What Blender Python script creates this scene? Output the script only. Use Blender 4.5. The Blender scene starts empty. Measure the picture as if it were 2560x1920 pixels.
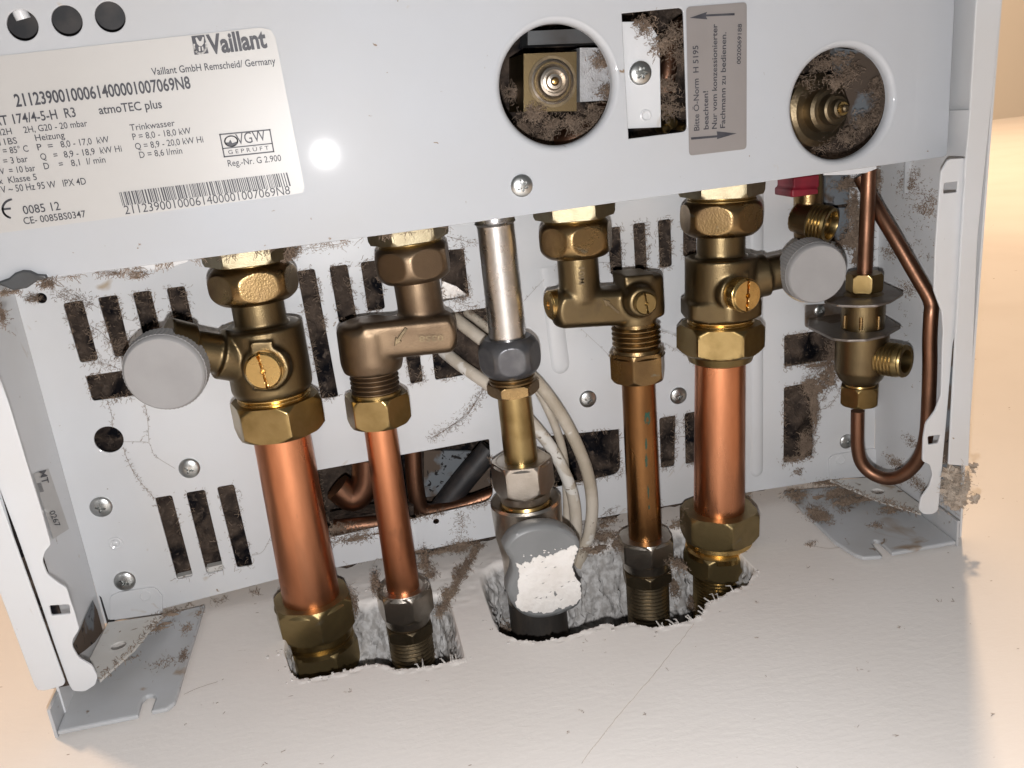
import bpy, bmesh, math, random
from mathutils import Vector as V, Matrix, noise
R = random.Random(7)
PI = math.pi

# ------------------------------------------------------------------ camera
FPX, PCX, PCY = 2244.67, 1280.0, 960.0
CX = V((0.9750993, -0.1549177, 0.1586880))      # world X seen in the camera (right, down, forward)
CD = V((0.1019943, 0.9486627, 0.2993930))       # world -Z
CY = V((-0.1969226, -0.2757526, 0.9408411))     # world Y
CAM = V((0.0, -0.335, 0.207))
scene = bpy.context.scene
C = scene.collection
cd = bpy.data.cameras.new('camera')
cd.sensor_width = 36.0
cd.lens = FPX / 2560 * 36.0
cd.clip_start = 0.01
cd.clip_end = 50
cam = bpy.data.objects.new('camera', cd)
C.objects.link(cam)
right = V((CX[0], CY[0], -CD[0])).normalized()
up = -V((CX[1], CY[1], -CD[1]))
back = right.cross(up).normalized()
up = back.cross(right).normalized()
cam.matrix_world = Matrix(((right.x, up.x, back.x, CAM.x), (right.y, up.y, back.y, CAM.y),
                           (right.z, up.z, back.z, CAM.z), (0, 0, 0, 1)))
scene.camera = cam


def ray(u, v):
    d = V(((u - PCX) / FPX, (v - PCY) / FPX, 1.0))
    return V((d.dot(CX), d.dot(CY), -d.dot(CD)))


def at(u, v, y=None, z=None, x=None):
    """photograph point (full-size pixels) on one plane of the scene"""
    r = ray(u, v)
    if y is not None:
        t = (y - CAM.y) / r.y
    elif z is not None:
        t = (z - CAM.z) / r.z
    else:
        t = (x - CAM.x) / r.x
    return CAM + r * t


def mpp(u, v, y):
    """metres per photograph pixel there"""
    return (y - CAM.y) / ray(u, v).y / FPX


# readings were taken on enlarged crops: crop pixel -> photograph pixel
def z1(x, y): return (x / 2.765, y / 2.765)
def z2(x, y): return (1200 + x / 2.765, y / 2.765)
def z3(x, y): return (1760 + x / 2.765, y / 2.765)
def z4(x, y): return (x / 2.765, 600 + y / 2.765)
def z5(x, y): return (600 + x / 2.765, 500 + y / 2.765)
def z6(x, y): return (1200 + x / 2.765, 450 + y / 2.765)
def z7(x, y): return (1760 + x / 2.765, 400 + y / 2.765)
def l1(x, y): return (x / 2.37, 1200 + y / 2.37)
def l2(x, y): return (600 + x / 2.304, 1000 + y / 2.304)
def l3(x, y): return (1150 + x / 2.5525, 1000 + y / 2.5525)
def l4(x, y): return (1760 + x / 2.765, 850 + y / 2.765)


# ------------------------------------------------------------------ light
w = bpy.data.worlds.new('World')
scene.world = w
w.use_nodes = True
bg = w.node_tree.nodes['Background']
bg.inputs[0].default_value = (0.97, 0.98, 1.0, 1)
bg.inputs[1].default_value = 0.10


def lamp(name, loc, power, radius, color):
    l = bpy.data.lights.new(name, 'POINT')
    l.energy = power
    l.shadow_soft_size = radius
    l.color = color
    o = bpy.data.objects.new(name, l)
    C.objects.link(o)
    o.location = loc
    return o


fp = at(815, 468, y=0)
lamp('phone_flash', (fp.x, -0.335, fp.z), 4.0, 0.0030, (1.0, 0.985, 0.985))
lamp('room_lamp', (1.14, 1.26, 1.55), 100, 0.06, (1.0, 0.70, 0.44))
lamp('room_lamp', (-1.25, 1.05, 1.2), 78, 0.12, (1.0, 0.70, 0.46))
vs = scene.view_settings
vs.view_transform = 'Standard'
vs.look = 'None'
vs.gamma = 1
vs.exposure = 0.17
vs.use_curve_mapping = False
scene.cycles.max_bounces = 8
scene.cycles.use_denoising = True


# ------------------------------------------------------------------ materials
def mat(name, col, rough=0.5, metal=0.0, col2=None, nscale=60, nlo=0.4, nhi=0.7, detail=6, rvar=0.0,
        bump=0.0, bscale=400, stretch=None, spots=None, coat=0.0, spec=None, distort=0.0, bdist=0.001, crough=0.06):
    m = bpy.data.materials.new(name)
    m.use_nodes = True
    nt = m.node_tree
    N, Lk = nt.nodes, nt.links
    b = N['Principled BSDF']
    b.inputs['Roughness'].default_value = rough
    b.inputs['Metallic'].default_value = metal
    b.inputs['Coat Weight'].default_value = coat
    b.inputs['Coat Roughness'].default_value = crough
    if spec is not None:
        b.inputs['Specular IOR Level'].default_value = spec
    tc = N.new('ShaderNodeTexCoord')
    co = tc.outputs['Object']
    if stretch:
        mp = N.new('ShaderNodeMapping')
        mp.inputs['Scale'].default_value = stretch
        Lk.new(co, mp.inputs['Vector'])
        co = mp.outputs['Vector']

    def fac(scale, lo, hi, det=detail, dis=distort):
        n = N.new('ShaderNodeTexNoise')
        n.inputs['Scale'].default_value = scale
        n.inputs['Detail'].default_value = det
        n.inputs['Distortion'].default_value = dis
        Lk.new(co, n.inputs['Vector'])
        r = N.new('ShaderNodeMapRange')
        r.inputs['From Min'].default_value = lo
        r.inputs['From Max'].default_value = hi
        Lk.new(n.outputs['Fac'], r.inputs['Value'])
        return r.outputs['Result'], n.outputs['Fac']
    cur = None
    c4 = tuple(col) + (1,)
    b.inputs['Base Color'].default_value = c4
    if col2:
        f, raw = fac(nscale, nlo, nhi)
        mx = N.new('ShaderNodeMix')
        mx.data_type = 'RGBA'
        mx.inputs['A'].default_value = c4
        mx.inputs['B'].default_value = tuple(col2) + (1,)
        Lk.new(f, mx.inputs['Factor'])
        cur = mx.outputs['Result']
        if rvar:
            rr = N.new('ShaderNodeMapRange')
            rr.inputs['To Min'].default_value = rough
            rr.inputs['To Max'].default_value = rough + rvar
            Lk.new(f, rr.inputs['Value'])
            Lk.new(rr.outputs['Result'], b.inputs['Roughness'])
    for (sc, lo, hi, sp) in (spots or []):
        f, raw = fac(sc, lo, hi, 4, 0.6)
        mx = N.new('ShaderNodeMix')
        mx.data_type = 'RGBA'
        if cur:
            Lk.new(cur, mx.inputs['A'])
        else:
            mx.inputs['A'].default_value = c4
        mx.inputs['B'].default_value = tuple(sp) + (1,)
        Lk.new(f, mx.inputs['Factor'])
        cur = mx.outputs['Result']
    if cur:
        Lk.new(cur, b.inputs['Base Color'])
    if bump:
        n = N.new('ShaderNodeTexNoise')
        n.inputs['Scale'].default_value = bscale
        n.inputs['Detail'].default_value = 5
        Lk.new(co, n.inputs['Vector'])
        bp = N.new('ShaderNodeBump')
        bp.inputs['Strength'].default_value = bump
        bp.inputs['Distance'].default_value = bdist
        Lk.new(n.outputs['Fac'], bp.inputs['Height'])
        Lk.new(bp.outputs['Normal'], b.inputs['Normal'])
    return m


DIRT = [(55, 0.70, 0.76, (0.42, 0.35, 0.27)), (320, 0.735, 0.77, (0.24, 0.18, 0.13))]
M = {}
M['enamel'] = mat('white_enamel', (0.62, 0.635, 0.655), 0.32, col2=(0.595, 0.595, 0.597), nscale=18, spots=DIRT,
                  bump=0.06, bscale=120, coat=0.35)
M['panel'] = mat('gloss_enamel', (0.46, 0.48, 0.51), 0.36, col2=(0.448, 0.456, 0.468), nscale=12, spots=DIRT,
                 bump=0.05, bscale=70, coat=0.8, spec=0.085, crough=0.036)
M['grimy'] = mat('grimy_enamel', (0.47, 0.485, 0.505), 0.4, col2=(0.41, 0.41, 0.405), nscale=25,
                 spots=[(45, 0.60, 0.68, (0.30, 0.23, 0.17)), (160, 0.66, 0.72, (0.2, 0.15, 0.11))], bump=0.08, bscale=300)
M['stained'] = mat('stained_enamel', (0.60, 0.59, 0.565), 0.4, col2=(0.53, 0.505, 0.46), nscale=30,
                   spots=[(70, 0.62, 0.70, (0.36, 0.28, 0.2)), (200, 0.66, 0.71, (0.22, 0.17, 0.12))], bump=0.06, bscale=300)
M['brass'] = mat('brass', (0.335, 0.245, 0.11), 0.28, 1.0, col2=(0.20, 0.135, 0.05), nscale=70, nlo=0.40, nhi=0.70, rvar=0.16,
                 bump=0.06, bscale=900, spots=[(45, 0.66, 0.76, (0.16, 0.12, 0.07))])
M['sawnbrass'] = mat('sawn_brass', (0.31, 0.27, 0.18), 0.42, 1.0, col2=(0.24, 0.20, 0.13), nscale=200, bump=0.25, bscale=2500, bdist=0.0004)
M['oldbrass'] = mat('tarnished_brass', (0.30, 0.205, 0.095), 0.25, 1.0, col2=(0.155, 0.10, 0.052), nscale=60, nlo=0.38, nhi=0.68,
                    rvar=0.18, bump=0.12, bscale=1400, spots=[(90, 0.66, 0.7, (0.24, 0.22, 0.16)), (30, 0.62, 0.72, (0.12, 0.085, 0.055))])
M['castbrass'] = mat('cast_brass', (0.185, 0.138, 0.072), 0.33, 1.0, col2=(0.125, 0.09, 0.05), nscale=50, nlo=0.38, nhi=0.72,
                     rvar=0.14, bump=0.22, bscale=2200, bdist=0.0004, spots=[(35, 0.62, 0.72, (0.10, 0.075, 0.05))])
M['bronze'] = mat('pinkish_bronze', (0.215, 0.155, 0.10), 0.40, 1.0, col2=(0.11, 0.075, 0.05), nscale=50, nlo=0.38, nhi=0.72,
                  rvar=0.14, bump=0.18, bscale=2200, bdist=0.0004, spots=[(60, 0.68, 0.70, (0.2, 0.19, 0.15))])
M['dullbrass'] = mat('dull_brass', (0.30, 0.225, 0.105), 0.36, 0.9, col2=(0.18, 0.13, 0.062), nscale=60, nlo=0.38, nhi=0.68, rvar=0.12,
                     bump=0.1, bscale=1200, spots=[(90, 0.66, 0.72, (0.24, 0.21, 0.15))])
M['gold'] = mat('bright_brass', (0.72, 0.50, 0.20), 0.24, 1.0, col2=(0.5, 0.32, 0.12), nscale=120, rvar=0.1)
M['copper'] = mat('copper', (0.72, 0.31, 0.16), 0.24, 1.0, col2=(0.42, 0.165, 0.08), nscale=42, nlo=0.36, nhi=0.68, rvar=0.18,
                  stretch=(1, 1, 0.3), bump=0.05, bscale=700, spots=[(70, 0.66, 0.74, (0.22, 0.10, 0.055)), (24, 0.60, 0.72, (0.36, 0.16, 0.085))])
M['oldcopper'] = mat('dull_copper', (0.26, 0.135, 0.085), 0.38, 1.0, col2=(0.14, 0.075, 0.047), nscale=45, rvar=0.14, bump=0.06, bscale=700)
M['browncopper'] = mat('browned_copper', (0.34, 0.165, 0.062), 0.26, 1.0, col2=(0.17, 0.085, 0.035), nscale=45, rvar=0.14,
                       stretch=(1, 1, 0.35), bump=0.05, bscale=700)
M['verdigris'] = mat('verdigris', (0.022, 0.075, 0.048), 0.8, col2=(0.07, 0.07, 0.035), nscale=300)
M['chrome'] = mat('worn_chrome', (0.62, 0.61, 0.60), 0.26, 1.0, col2=(0.50, 0.485, 0.46), nscale=160, rvar=0.12, bump=0.07, bscale=600)
M['nickel'] = mat('nickel_plate', (0.56, 0.51, 0.45), 0.29, 1.0, col2=(0.42, 0.37, 0.31), nscale=80, rvar=0.1, bump=0.08, bscale=1200)
M['blacksteel'] = mat('blackened_steel', (0.085, 0.085, 0.092), 0.36, 0.55, col2=(0.13, 0.13, 0.135), nscale=160, bump=0.06, bscale=900)
M['iron'] = mat('black_iron_pipe', (0.045, 0.04, 0.036), 0.55, 0.3, col2=(0.11, 0.085, 0.065), nscale=120, bump=0.2, bscale=900,
                stretch=(1, 1, 0.2))
M['darkbrass'] = mat('dark_thread_brass', (0.22, 0.17, 0.105), 0.42, 1.0, col2=(0.10, 0.08, 0.055), nscale=90, rvar=0.15, bump=0.1, bscale=900)
M['greycap'] = mat('grey_plastic', (0.30, 0.295, 0.295), 0.5, col2=(0.275, 0.27, 0.27), nscale=90, bump=0.06, bscale=2500, spec=0.35)
M['handle'] = mat('handle_grey', (0.215, 0.218, 0.218), 0.40, col2=(0.185, 0.188, 0.188), nscale=60, bump=0.04, bscale=1500, spec=0.4)
M['paint'] = mat('paint_splash', (0.84, 0.80, 0.76), 0.5, col2=(0.76, 0.71, 0.66), nscale=120, bump=0.6, bscale=420, bdist=0.0008,
                 spots=[(400, 0.69, 0.71, (0.2, 0.2, 0.2))])
M['red'] = mat('red_plastic', (0.15, 0.010, 0.020), 0.45, col2=(0.3, 0.02, 0.035), nscale=80)
M['cable'] = mat('painted_cable', (0.56, 0.50, 0.42), 0.5, col2=(0.42, 0.36, 0.28), nscale=60, nlo=0.45, nhi=0.65,
                 spots=[(70, 0.58, 0.62, (0.68, 0.65, 0.60)), (200, 0.68, 0.72, (0.2, 0.16, 0.12))], bump=0.3, bscale=300)
M['dust'] = mat('brown_dust', (0.27, 0.205, 0.155), 0.95, col2=(0.17, 0.125, 0.095), nscale=120, spec=0.05)
M['lint'] = mat('pale_lint', (0.50, 0.43, 0.36), 0.95, col2=(0.34, 0.27, 0.21), nscale=60, spec=0.05)
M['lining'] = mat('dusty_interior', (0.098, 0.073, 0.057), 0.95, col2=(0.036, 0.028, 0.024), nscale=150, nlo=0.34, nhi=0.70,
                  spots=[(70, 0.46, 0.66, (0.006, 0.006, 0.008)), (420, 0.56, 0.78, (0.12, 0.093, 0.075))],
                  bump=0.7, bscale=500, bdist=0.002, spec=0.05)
M['greydust'] = mat('dusty_grey_sheet', (0.17, 0.185, 0.20), 0.7, col2=(0.105, 0.078, 0.06), nscale=48, nlo=0.47, nhi=0.52,
                    spots=[(200, 0.62, 0.65, (0.02, 0.018, 0.018))], spec=0.2)
M['black'] = mat('black_plastic', (0.018, 0.018, 0.02), 0.5, col2=(0.05, 0.043, 0.04), nscale=120)
M['darkmetal'] = mat('dark_sheet', (0.085, 0.09, 0.095), 0.45, 0.4, col2=(0.05, 0.045, 0.042), nscale=60)
M['greyrough'] = mat('grey_casting', (0.42, 0.42, 0.43), 0.55, 0.3, col2=(0.33, 0.32, 0.32), nscale=400, bump=0.4, bscale=1800)
M['sticker'] = mat('white_label_paper', (0.46, 0.45, 0.435), 0.38, col2=(0.445, 0.433, 0.418), nscale=20, coat=0.1,
                   spots=[(420, 0.76, 0.79, (0.45, 0.4, 0.33))])
M['silver'] = mat('silver_label', (0.285, 0.265, 0.257), 0.45, 0.25, col2=(0.262, 0.242, 0.234), nscale=35,
                  spots=[(30, 0.68, 0.74, (0.28, 0.25, 0.23))])
M['ink'] = mat('print_ink', (0.035, 0.035, 0.045), 0.5, col2=(0.06, 0.06, 0.07), nscale=300)
M['screw'] = mat('zinc_screw', (0.60, 0.61, 0.60), 0.28, 1.0, col2=(0.42, 0.43, 0.42), nscale=500, rvar=0.12)
M['bracket'] = mat('bracket_sheet', (0.30, 0.275, 0.255), 0.45, 0.85, col2=(0.2, 0.17, 0.15), nscale=60, rvar=0.15,
                   spots=[(55, 0.58, 0.64, (0.15, 0.11, 0.08))])
M['plastertooth'] = mat('plaster_crumb', (0.62, 0.59, 0.56), 0.9, col2=(0.45, 0.42, 0.39), nscale=200, bump=0.5, bscale=500)
M['ceilingpaint'] = mat('ceiling_paint', (0.70, 0.66, 0.60), 0.9, bump=0.1, bscale=60)


def plaster_material():
    m = bpy.data.materials.new('painted_plaster')
    m.use_nodes = True
    nt = m.node_tree
    N, Lk = nt.nodes, nt.links
    b = N['Principled BSDF']
    b.inputs['Roughness'].default_value = 0.62
    b.inputs['Specular IOR Level'].default_value = 0.25
    tc = N.new('ShaderNodeTexCoord')

    def nz(scale, det, rot=0, st=(1, 1, 1)):
        mp = N.new('ShaderNodeMapping')
        mp.inputs['Rotation'].default_value = (0, 0, rot)
        mp.inputs['Scale'].default_value = st
        Lk.new(tc.outputs['Object'], mp.inputs['Vector'])
        n = N.new('ShaderNodeTexNoise')
        n.inputs['Scale'].default_value = scale
        n.inputs['Detail'].default_value = det
        n.inputs['Distortion'].default_value = 0.4
        Lk.new(mp.outputs['Vector'], n.inputs['Vector'])
        return n.outputs['Fac']

    def rng(s, a, b_, c=0.0, d=1.0):
        r = N.new('ShaderNodeMapRange')
        r.inputs['From Min'].default_value = a
        r.inputs['From Max'].default_value = b_
        r.inputs['To Min'].default_value = c
        r.inputs['To Max'].default_value = d
        Lk.new(s, r.inputs['Value'])
        return r.outputs['Result']

    def mix(f, a, bcol):
        x = N.new('ShaderNodeMix')
        x.data_type = 'RGBA'
        Lk.new(f, x.inputs['Factor'])
        if isinstance(a, tuple):
            x.inputs['A'].default_value = a + (1,)
        else:
            Lk.new(a, x.inputs['A'])
        x.inputs['B'].default_value = bcol + (1,)
        return x.outputs['Result']
    c = mix(rng(nz(9, 5), 0.4, 0.7), (0.84, 0.795, 0.755), (0.80, 0.75, 0.705))
    c = mix(rng(nz(160, 3, 0.6, (1, 2.5, 1)), 0.735, 0.76), c, (0.33, 0.25, 0.2))
    # raw plaster where the wall was cut open: below the painted face
    sp = N.new('ShaderNodeSeparateXYZ')
    Lk.new(tc.outputs['Object'], sp.inputs[0])
    raw = rng(sp.outputs['Z'], -0.0012, -0.004)
    rawc = mix(rng(nz(330, 8), 0.40, 0.62), (0.52, 0.51, 0.50), (0.33, 0.315, 0.30))
    x = N.new('ShaderNodeMix')
    x.data_type = 'RGBA'
    Lk.new(raw, x.inputs['Factor'])
    Lk.new(c, x.inputs['A'])
    Lk.new(rawc, x.inputs['B'])
    Lk.new(x.outputs['Result'], b.inputs['Base Color'])
    h1 = nz(210, 6, -0.6, (1, 2.2, 1))
    h2 = nz(620, 4)
    h3 = nz(45, 4, 0.5, (1, 1.4, 1))
    a1 = N.new('ShaderNodeMath'); a1.operation = 'MULTIPLY_ADD'
    Lk.new(h2, a1.inputs[0]); a1.inputs[1].default_value = 0.22; Lk.new(h1, a1.inputs[2])
    a2 = N.new('ShaderNodeMath'); a2.operation = 'MULTIPLY_ADD'
    Lk.new(h3, a2.inputs[0]); a2.inputs[1].default_value = 1.0; Lk.new(a1.outputs[0], a2.inputs[2])
    g1, g2 = nz(260, 8), nz(900, 4)
    gm = N.new('ShaderNodeMath'); gm.operation = 'MULTIPLY_ADD'
    Lk.new(g2, gm.inputs[0]); gm.inputs[1].default_value = 0.5; Lk.new(g1, gm.inputs[2])
    gr = N.new('ShaderNodeMath'); gr.operation = 'MULTIPLY'
    Lk.new(gm.outputs[0], gr.inputs[0]); Lk.new(raw, gr.inputs[1])
    a3 = N.new('ShaderNodeMath'); a3.operation = 'MULTIPLY_ADD'
    Lk.new(gr.outputs[0], a3.inputs[0]); a3.inputs[1].default_value = 16.0; Lk.new(a2.outputs[0], a3.inputs[2])
    a2 = a3
    bp = N.new('ShaderNodeBump')
    bp.inputs['Strength'].default_value = 0.15
    bp.inputs['Distance'].default_value = 0.0007
    Lk.new(a2.outputs[0], bp.inputs['Height'])
    Lk.new(bp.outputs['Normal'], b.inputs['Normal'])
    return m


M['plaster'] = plaster_material()


# ------------------------------------------------------------------ mesh helpers
class MB:
    def __init__(self):
        self.v, self.f = [], []

    def add(self, vs, fs):
        o = len(self.v)
        self.v += [V(p) for p in vs]
        self.f += [[i + o for i in f] for f in fs]

    def mesh(self, name, loc=V((0, 0, 0)), angle=28):
        me = bpy.data.meshes.new(name)
        me.from_pydata([tuple(p - loc) for p in self.v], [], self.f)
        bm = bmesh.new()
        bm.from_mesh(me)
        bmesh.ops.recalc_face_normals(bm, faces=bm.faces)
        bm.to_mesh(me)
        bm.free()
        if angle:
            me.shade_smooth()
            me.set_sharp_from_angle(angle=math.radians(angle))
        return me

    def build(self, name, m, parent=None, angle=28, label=None):
        loc = wloc(parent)
        me = self.mesh(name, loc, angle)
        me.materials.append(M[m])
        return link(name, me, parent, label)


def wloc(parent):
    p = V((0, 0, 0))
    while parent is not None:
        p += parent.location
        parent = parent.parent
    return p


def link(name, me, parent=None, label=None):
    o = bpy.data.objects.new(name, me)
    C.objects.link(o)
    if parent is not None:
        o.parent = parent
    if label:
        o['label'] = label
    return o


def tag(o, label, cat, group=None):
    o['label'] = label
    o['category'] = cat
    if group:
        o['group'] = group
    return o


def thing(name, label, cat, loc=(0, 0, 0), group=None):
    o = bpy.data.objects.new(name, None)
    o.empty_display_size = 0.01
    C.objects.link(o)
    o.location = loc
    return tag(o, label, cat, group)


def struct(o):
    o['kind'] = 'structure'
    return o


def frame_of(d):
    d = d.normalized()
    ref = V((0, -1, 0)) if abs(d.y) < 0.9 else V((0, 0, 1))
    e1 = (ref - d * ref.dot(d)).normalized()
    e2 = e1.cross(d)
    if abs(d.y) < 0.9 and e2.x < 0:
        e2 = -e2
    return e1, e2


def revolve(mb, o, d, prof, n=72, flat=None, dense=0, ripple=None, cap=True):
    """lathe about the axis o + s*d; prof: (s, r); flat = (sides, apothem, angle of a flat)"""
    d = d.normalized()
    e1, e2 = frame_of(d)
    if dense:
        out = []
        for (s0, r0), (s1, r1) in zip(prof, prof[1:]):
            for k in range(dense):
                t = k / dense
                out.append((s0 + (s1 - s0) * t, r0 + (r1 - r0) * t))
        out.append(prof[-1])
        prof = out
    vs, fs = [], []
    for (s, r) in prof:
        for k in range(n):
            th = 2 * PI * k / n
            rr = r
            if flat:
                sides, ap, rot = flat
                ph = (th - rot + PI / sides) % (2 * PI / sides) - PI / sides
                rr = min(r, ap / math.cos(ph))
            if ripple:
                rr += ripple[1] * math.cos(ripple[0] * th)
            vs.append(o + d * s + e1 * (rr * math.cos(th)) + e2 * (rr * math.sin(th)))
    m = len(prof)
    for i in range(m - 1):
        for k in range(n):
            k2 = (k + 1) % n
            fs.append([i * n + k, i * n + k2, (i + 1) * n + k2, (i + 1) * n + k])
    if cap:
        fs.append([k for k in range(n)][::-1])
        fs.append([(m - 1) * n + k for k in range(n)])
    mb.add(vs, fs)


def barrel(s0, s1, r, k=0.2, n=22):
    out = []
    for i in range(n + 1):
        t = -1 + 2 * i / n
        out.append((s0 + (s1 - s0) * i / n, r * (1 - k * abs(t) ** 3.2)))
    return out


def threads(s0, s1, r, pitch, depth):
    out, s = [], s0
    sg = 1 if s1 > s0 else -1
    while (s1 - s) * sg > pitch:
        out += [(s, r - depth), (s + sg * pitch * 0.42, r), (s + sg * pitch * 0.58, r)]
        s += sg * pitch
    out.append((s1, r - depth))
    return out


class Line:
    """a vertical run of fittings: axis between two photograph points on the plane y"""

    def __init__(self, a, b, y=0.024):
        self.a, self.b, self.y = a, b, y
        self.o = at(*a, y=y)
        self.d = (at(*b, y=y) - self.o).normalized()

    def u(self, v):
        t = (v - self.a[1]) / (self.b[1] - self.a[1])
        return self.a[0] + (self.b[0] - self.a[0]) * t

    def sr(self, v, hw, front=True):
        u = self.u(v)
        r = hw * mpp(u, v, self.y)
        P = at(u, v, y=self.y - (r if front else 0))
        return ((P - self.o).dot(self.d), r)

    def prof(self, pts, front=True):
        return [self.sr(v, hw, front) for v, hw in pts]

    def ang(self, off, hw):
        x = (self.o + self.d * 0.05).x
        return math.asin(max(-1, min(1, off / hw))) - math.atan2(x, self.y - CAM.y)

    def pt(self, s): return self.o + self.d * s

    def lathe(self, mb, pts, front=True, **k):
        revolve(mb, self.o, self.d, self.prof(pts, front), **k)

    def hexnut(self, mb, v0, v1, hw, off=0, n=144, ch0=0.92, ch1=0.9):
        """chamfered hexagon; off: photograph x of a corner relative to the axis"""
        (s0, r), (s1, _) = self.sr(v0, hw), self.sr(v1, hw)
        a = r * math.cos(PI / 6) / 0.985
        h = s1 - s0
        p = [(s0, r * ch0 * 0.94), (s0, r * ch0), (s0 + h * 0.16, r * 1.01), (s1 - h * 0.16, r * 1.01), (s1, r * ch1), (s1, r * ch1 * 0.9)]
        rot = self.ang(off, hw) + PI / 6
        revolve(mb, self.o, self.d, p, n=n, flat=(6, a, rot), dense=5)

    def unionnut(self, mb, v0, v1, hw, off=0, n=168, k=0.22):
        (s0, r), (s1, _) = self.sr(v0, hw), self.sr(v1, hw)
        rot = self.ang(off, hw)
        revolve(mb, self.o, self.d, barrel(s0, s1, r, k, 34), n=n, flat=(6, r * 0.905, rot))

    def thread(self, mb, v0, v1, hw, pitch=0.0016, depth=0.0007):
        (s0, r), (s1, _) = self.sr(v0, hw), self.sr(v1, hw)
        revolve(mb, self.o, self.d, threads(s0, s1, r, pitch, depth), n=64)


def box8(mb, c):
    mb.add(c, [[0, 1, 2, 3], [7, 6, 5, 4], [0, 4, 5, 1], [1, 5, 6, 2], [2, 6, 7, 3], [3, 7, 4, 0]])


def pxbox(mb, quad, y0, y1):
    """a block whose front face is the photograph quad on the plane y0, running back to y1"""
    f = [at(*q, y=y0) for q in quad]
    box8(mb, f + [V((p.x, y1, p.z)) for p in f])


def abox(mb, lo, hi):
    (a, b, c), (d, e, f) = lo, hi
    box8(mb, [(a, b, c), (d, b, c), (d, b, f), (a, b, f), (a, e, c), (d, e, c), (d, e, f), (a, e, f)])


def tube(mb, pts, r, n=14, sub=5, cap=True):
    pts = [V(p) for p in pts]
    P = []
    if sub > 1:
        q = [pts[0] * 2 - pts[1]] + pts + [pts[-1] * 2 - pts[-2]]
        for i in range(1, len(q) - 2):
            a, b, c, e = q[i - 1:i + 3]
            for k in range(sub):
                t = k / sub
                P.append(0.5 * ((2 * b) + (c - a) * t + (2 * a - 5 * b + 4 * c - e) * t * t + (3 * b - a - 3 * c + e) * t ** 3))
        P.append(pts[-1])
    else:
        P = pts
    vs, fs = [], []
    nrm = None
    for i, p in enumerate(P):
        d = (P[min(i + 1, len(P) - 1)] - P[max(i - 1, 0)]).normalized()
        if nrm is None:
            nrm = d.orthogonal().normalized()
        nrm = (nrm - d * nrm.dot(d)).normalized()
        bn = d.cross(nrm)
        rr = r[min(i, len(r) - 1)] if isinstance(r, list) else r
        for k in range(n):
            a = 2 * PI * k / n
            vs.append(p + nrm * (rr * math.cos(a)) + bn * (rr * math.sin(a)))
    for i in range(len(P) - 1):
        for k in range(n):
            k2 = (k + 1) % n
            fs.append([i * n + k, i * n + k2, (i + 1) * n + k2, (i + 1) * n + k])
    if cap:
        fs.append(list(range(n))[::-1])
        fs.append([(len(P) - 1) * n + k for k in range(n)])
    mb.add(vs, fs)


def rounded(pts, r, seg=5):
    """2D polygon with rounded corners; r: one radius or one per corner"""
    out = []
    n = len(pts)
    for i, p in enumerate(pts):
        rr = r[i] if isinstance(r, (list, tuple)) else r
        p = V((p[0], p[1]))
        a, b = V(pts[i - 1][:2]), V(pts[(i + 1) % n][:2])
        da, db = (a - p), (b - p)
        if rr <= 0 or da.length < 1e-7 or db.length < 1e-7:
            out.append(tuple(p))
            continue
        q = min(rr, da.length * 0.49, db.length * 0.49)
        A, B = p + da.normalized() * q, p + db.normalized() * q
        for k in range(seg + 1):
            t = k / seg
            out.append(tuple(A * (1 - t) ** 2 + p * 2 * t * (1 - t) + B * t * t))
    return out


def circle(c, r, n=48):
    return [(c[0] + r * math.cos(2 * PI * k / n), c[1] + r * math.sin(2 * PI * k / n)) for k in range(n)]


def curve_mesh(splines, t, bevel):
    cu = bpy.data.curves.new('tmp', 'CURVE')
    cu.dimensions = '2D'
    cu.fill_mode = 'BOTH'
    cu.extrude = max(0.0, t / 2 - bevel)
    cu.bevel_depth = bevel
    cu.offset = -bevel
    cu.bevel_resolution = 1
    for pts in splines:
        s = cu.splines.new('POLY')
        s.points.add(len(pts) - 1)
        for q, p in zip(s.points, pts):
            q.co = (p[0], p[1], 0, 1)
        s.use_cyclic_u = True
    o = bpy.data.objects.new('tmp', cu)
    C.objects.link(o)
    dg = bpy.context.evaluated_depsgraph_get()
    me = bpy.data.meshes.new_from_object(o.evaluated_get(dg))
    bpy.data.objects.remove(o)
    bpy.data.curves.remove(cu)
    return me


def plate_into(mb, outline, holes, t, o, ex, ey, bevel=0.0002):
    S = 100.0     # curves are filled at a larger scale for precision
    me = curve_mesh([[(x * S, y * S) for x, y in sp] for sp in [outline] + holes], t * S, bevel * S)
    n = ex.cross(ey)
    vs = [o + ex * (v.co.x / S) + ey * (v.co.y / S) + n * (v.co.z / S) for v in me.vertices]
    mb.add(vs, [list(p.vertices) for p in me.polygons])
    bpy.data.meshes.remove(me)


EX, EY, EZ = V((1, 0, 0)), V((0, 1, 0)), V((0, 0, 1))


def yplate(mb, outline, holes, y, t, bevel=0.0002):
    """sheet facing the viewer; outline in (x, z); its front face is at y"""
    plate_into(mb, outline, holes, t, V((0, y + t / 2, 0)), EX, EZ, bevel)


def zplate(mb, outline, holes, z, t, bevel=0.0002):
    plate_into(mb, outline, holes, t, V((0, 0, z - t / 2)), EX, EY, bevel)


def pxy(pts, y): return [(p.x, p.z) for p in (at(*q, y=y) for q in pts)]
def pxz(pts, z): return [(p.x, p.y) for p in (at(*q, z=z) for q in pts)]


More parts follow.
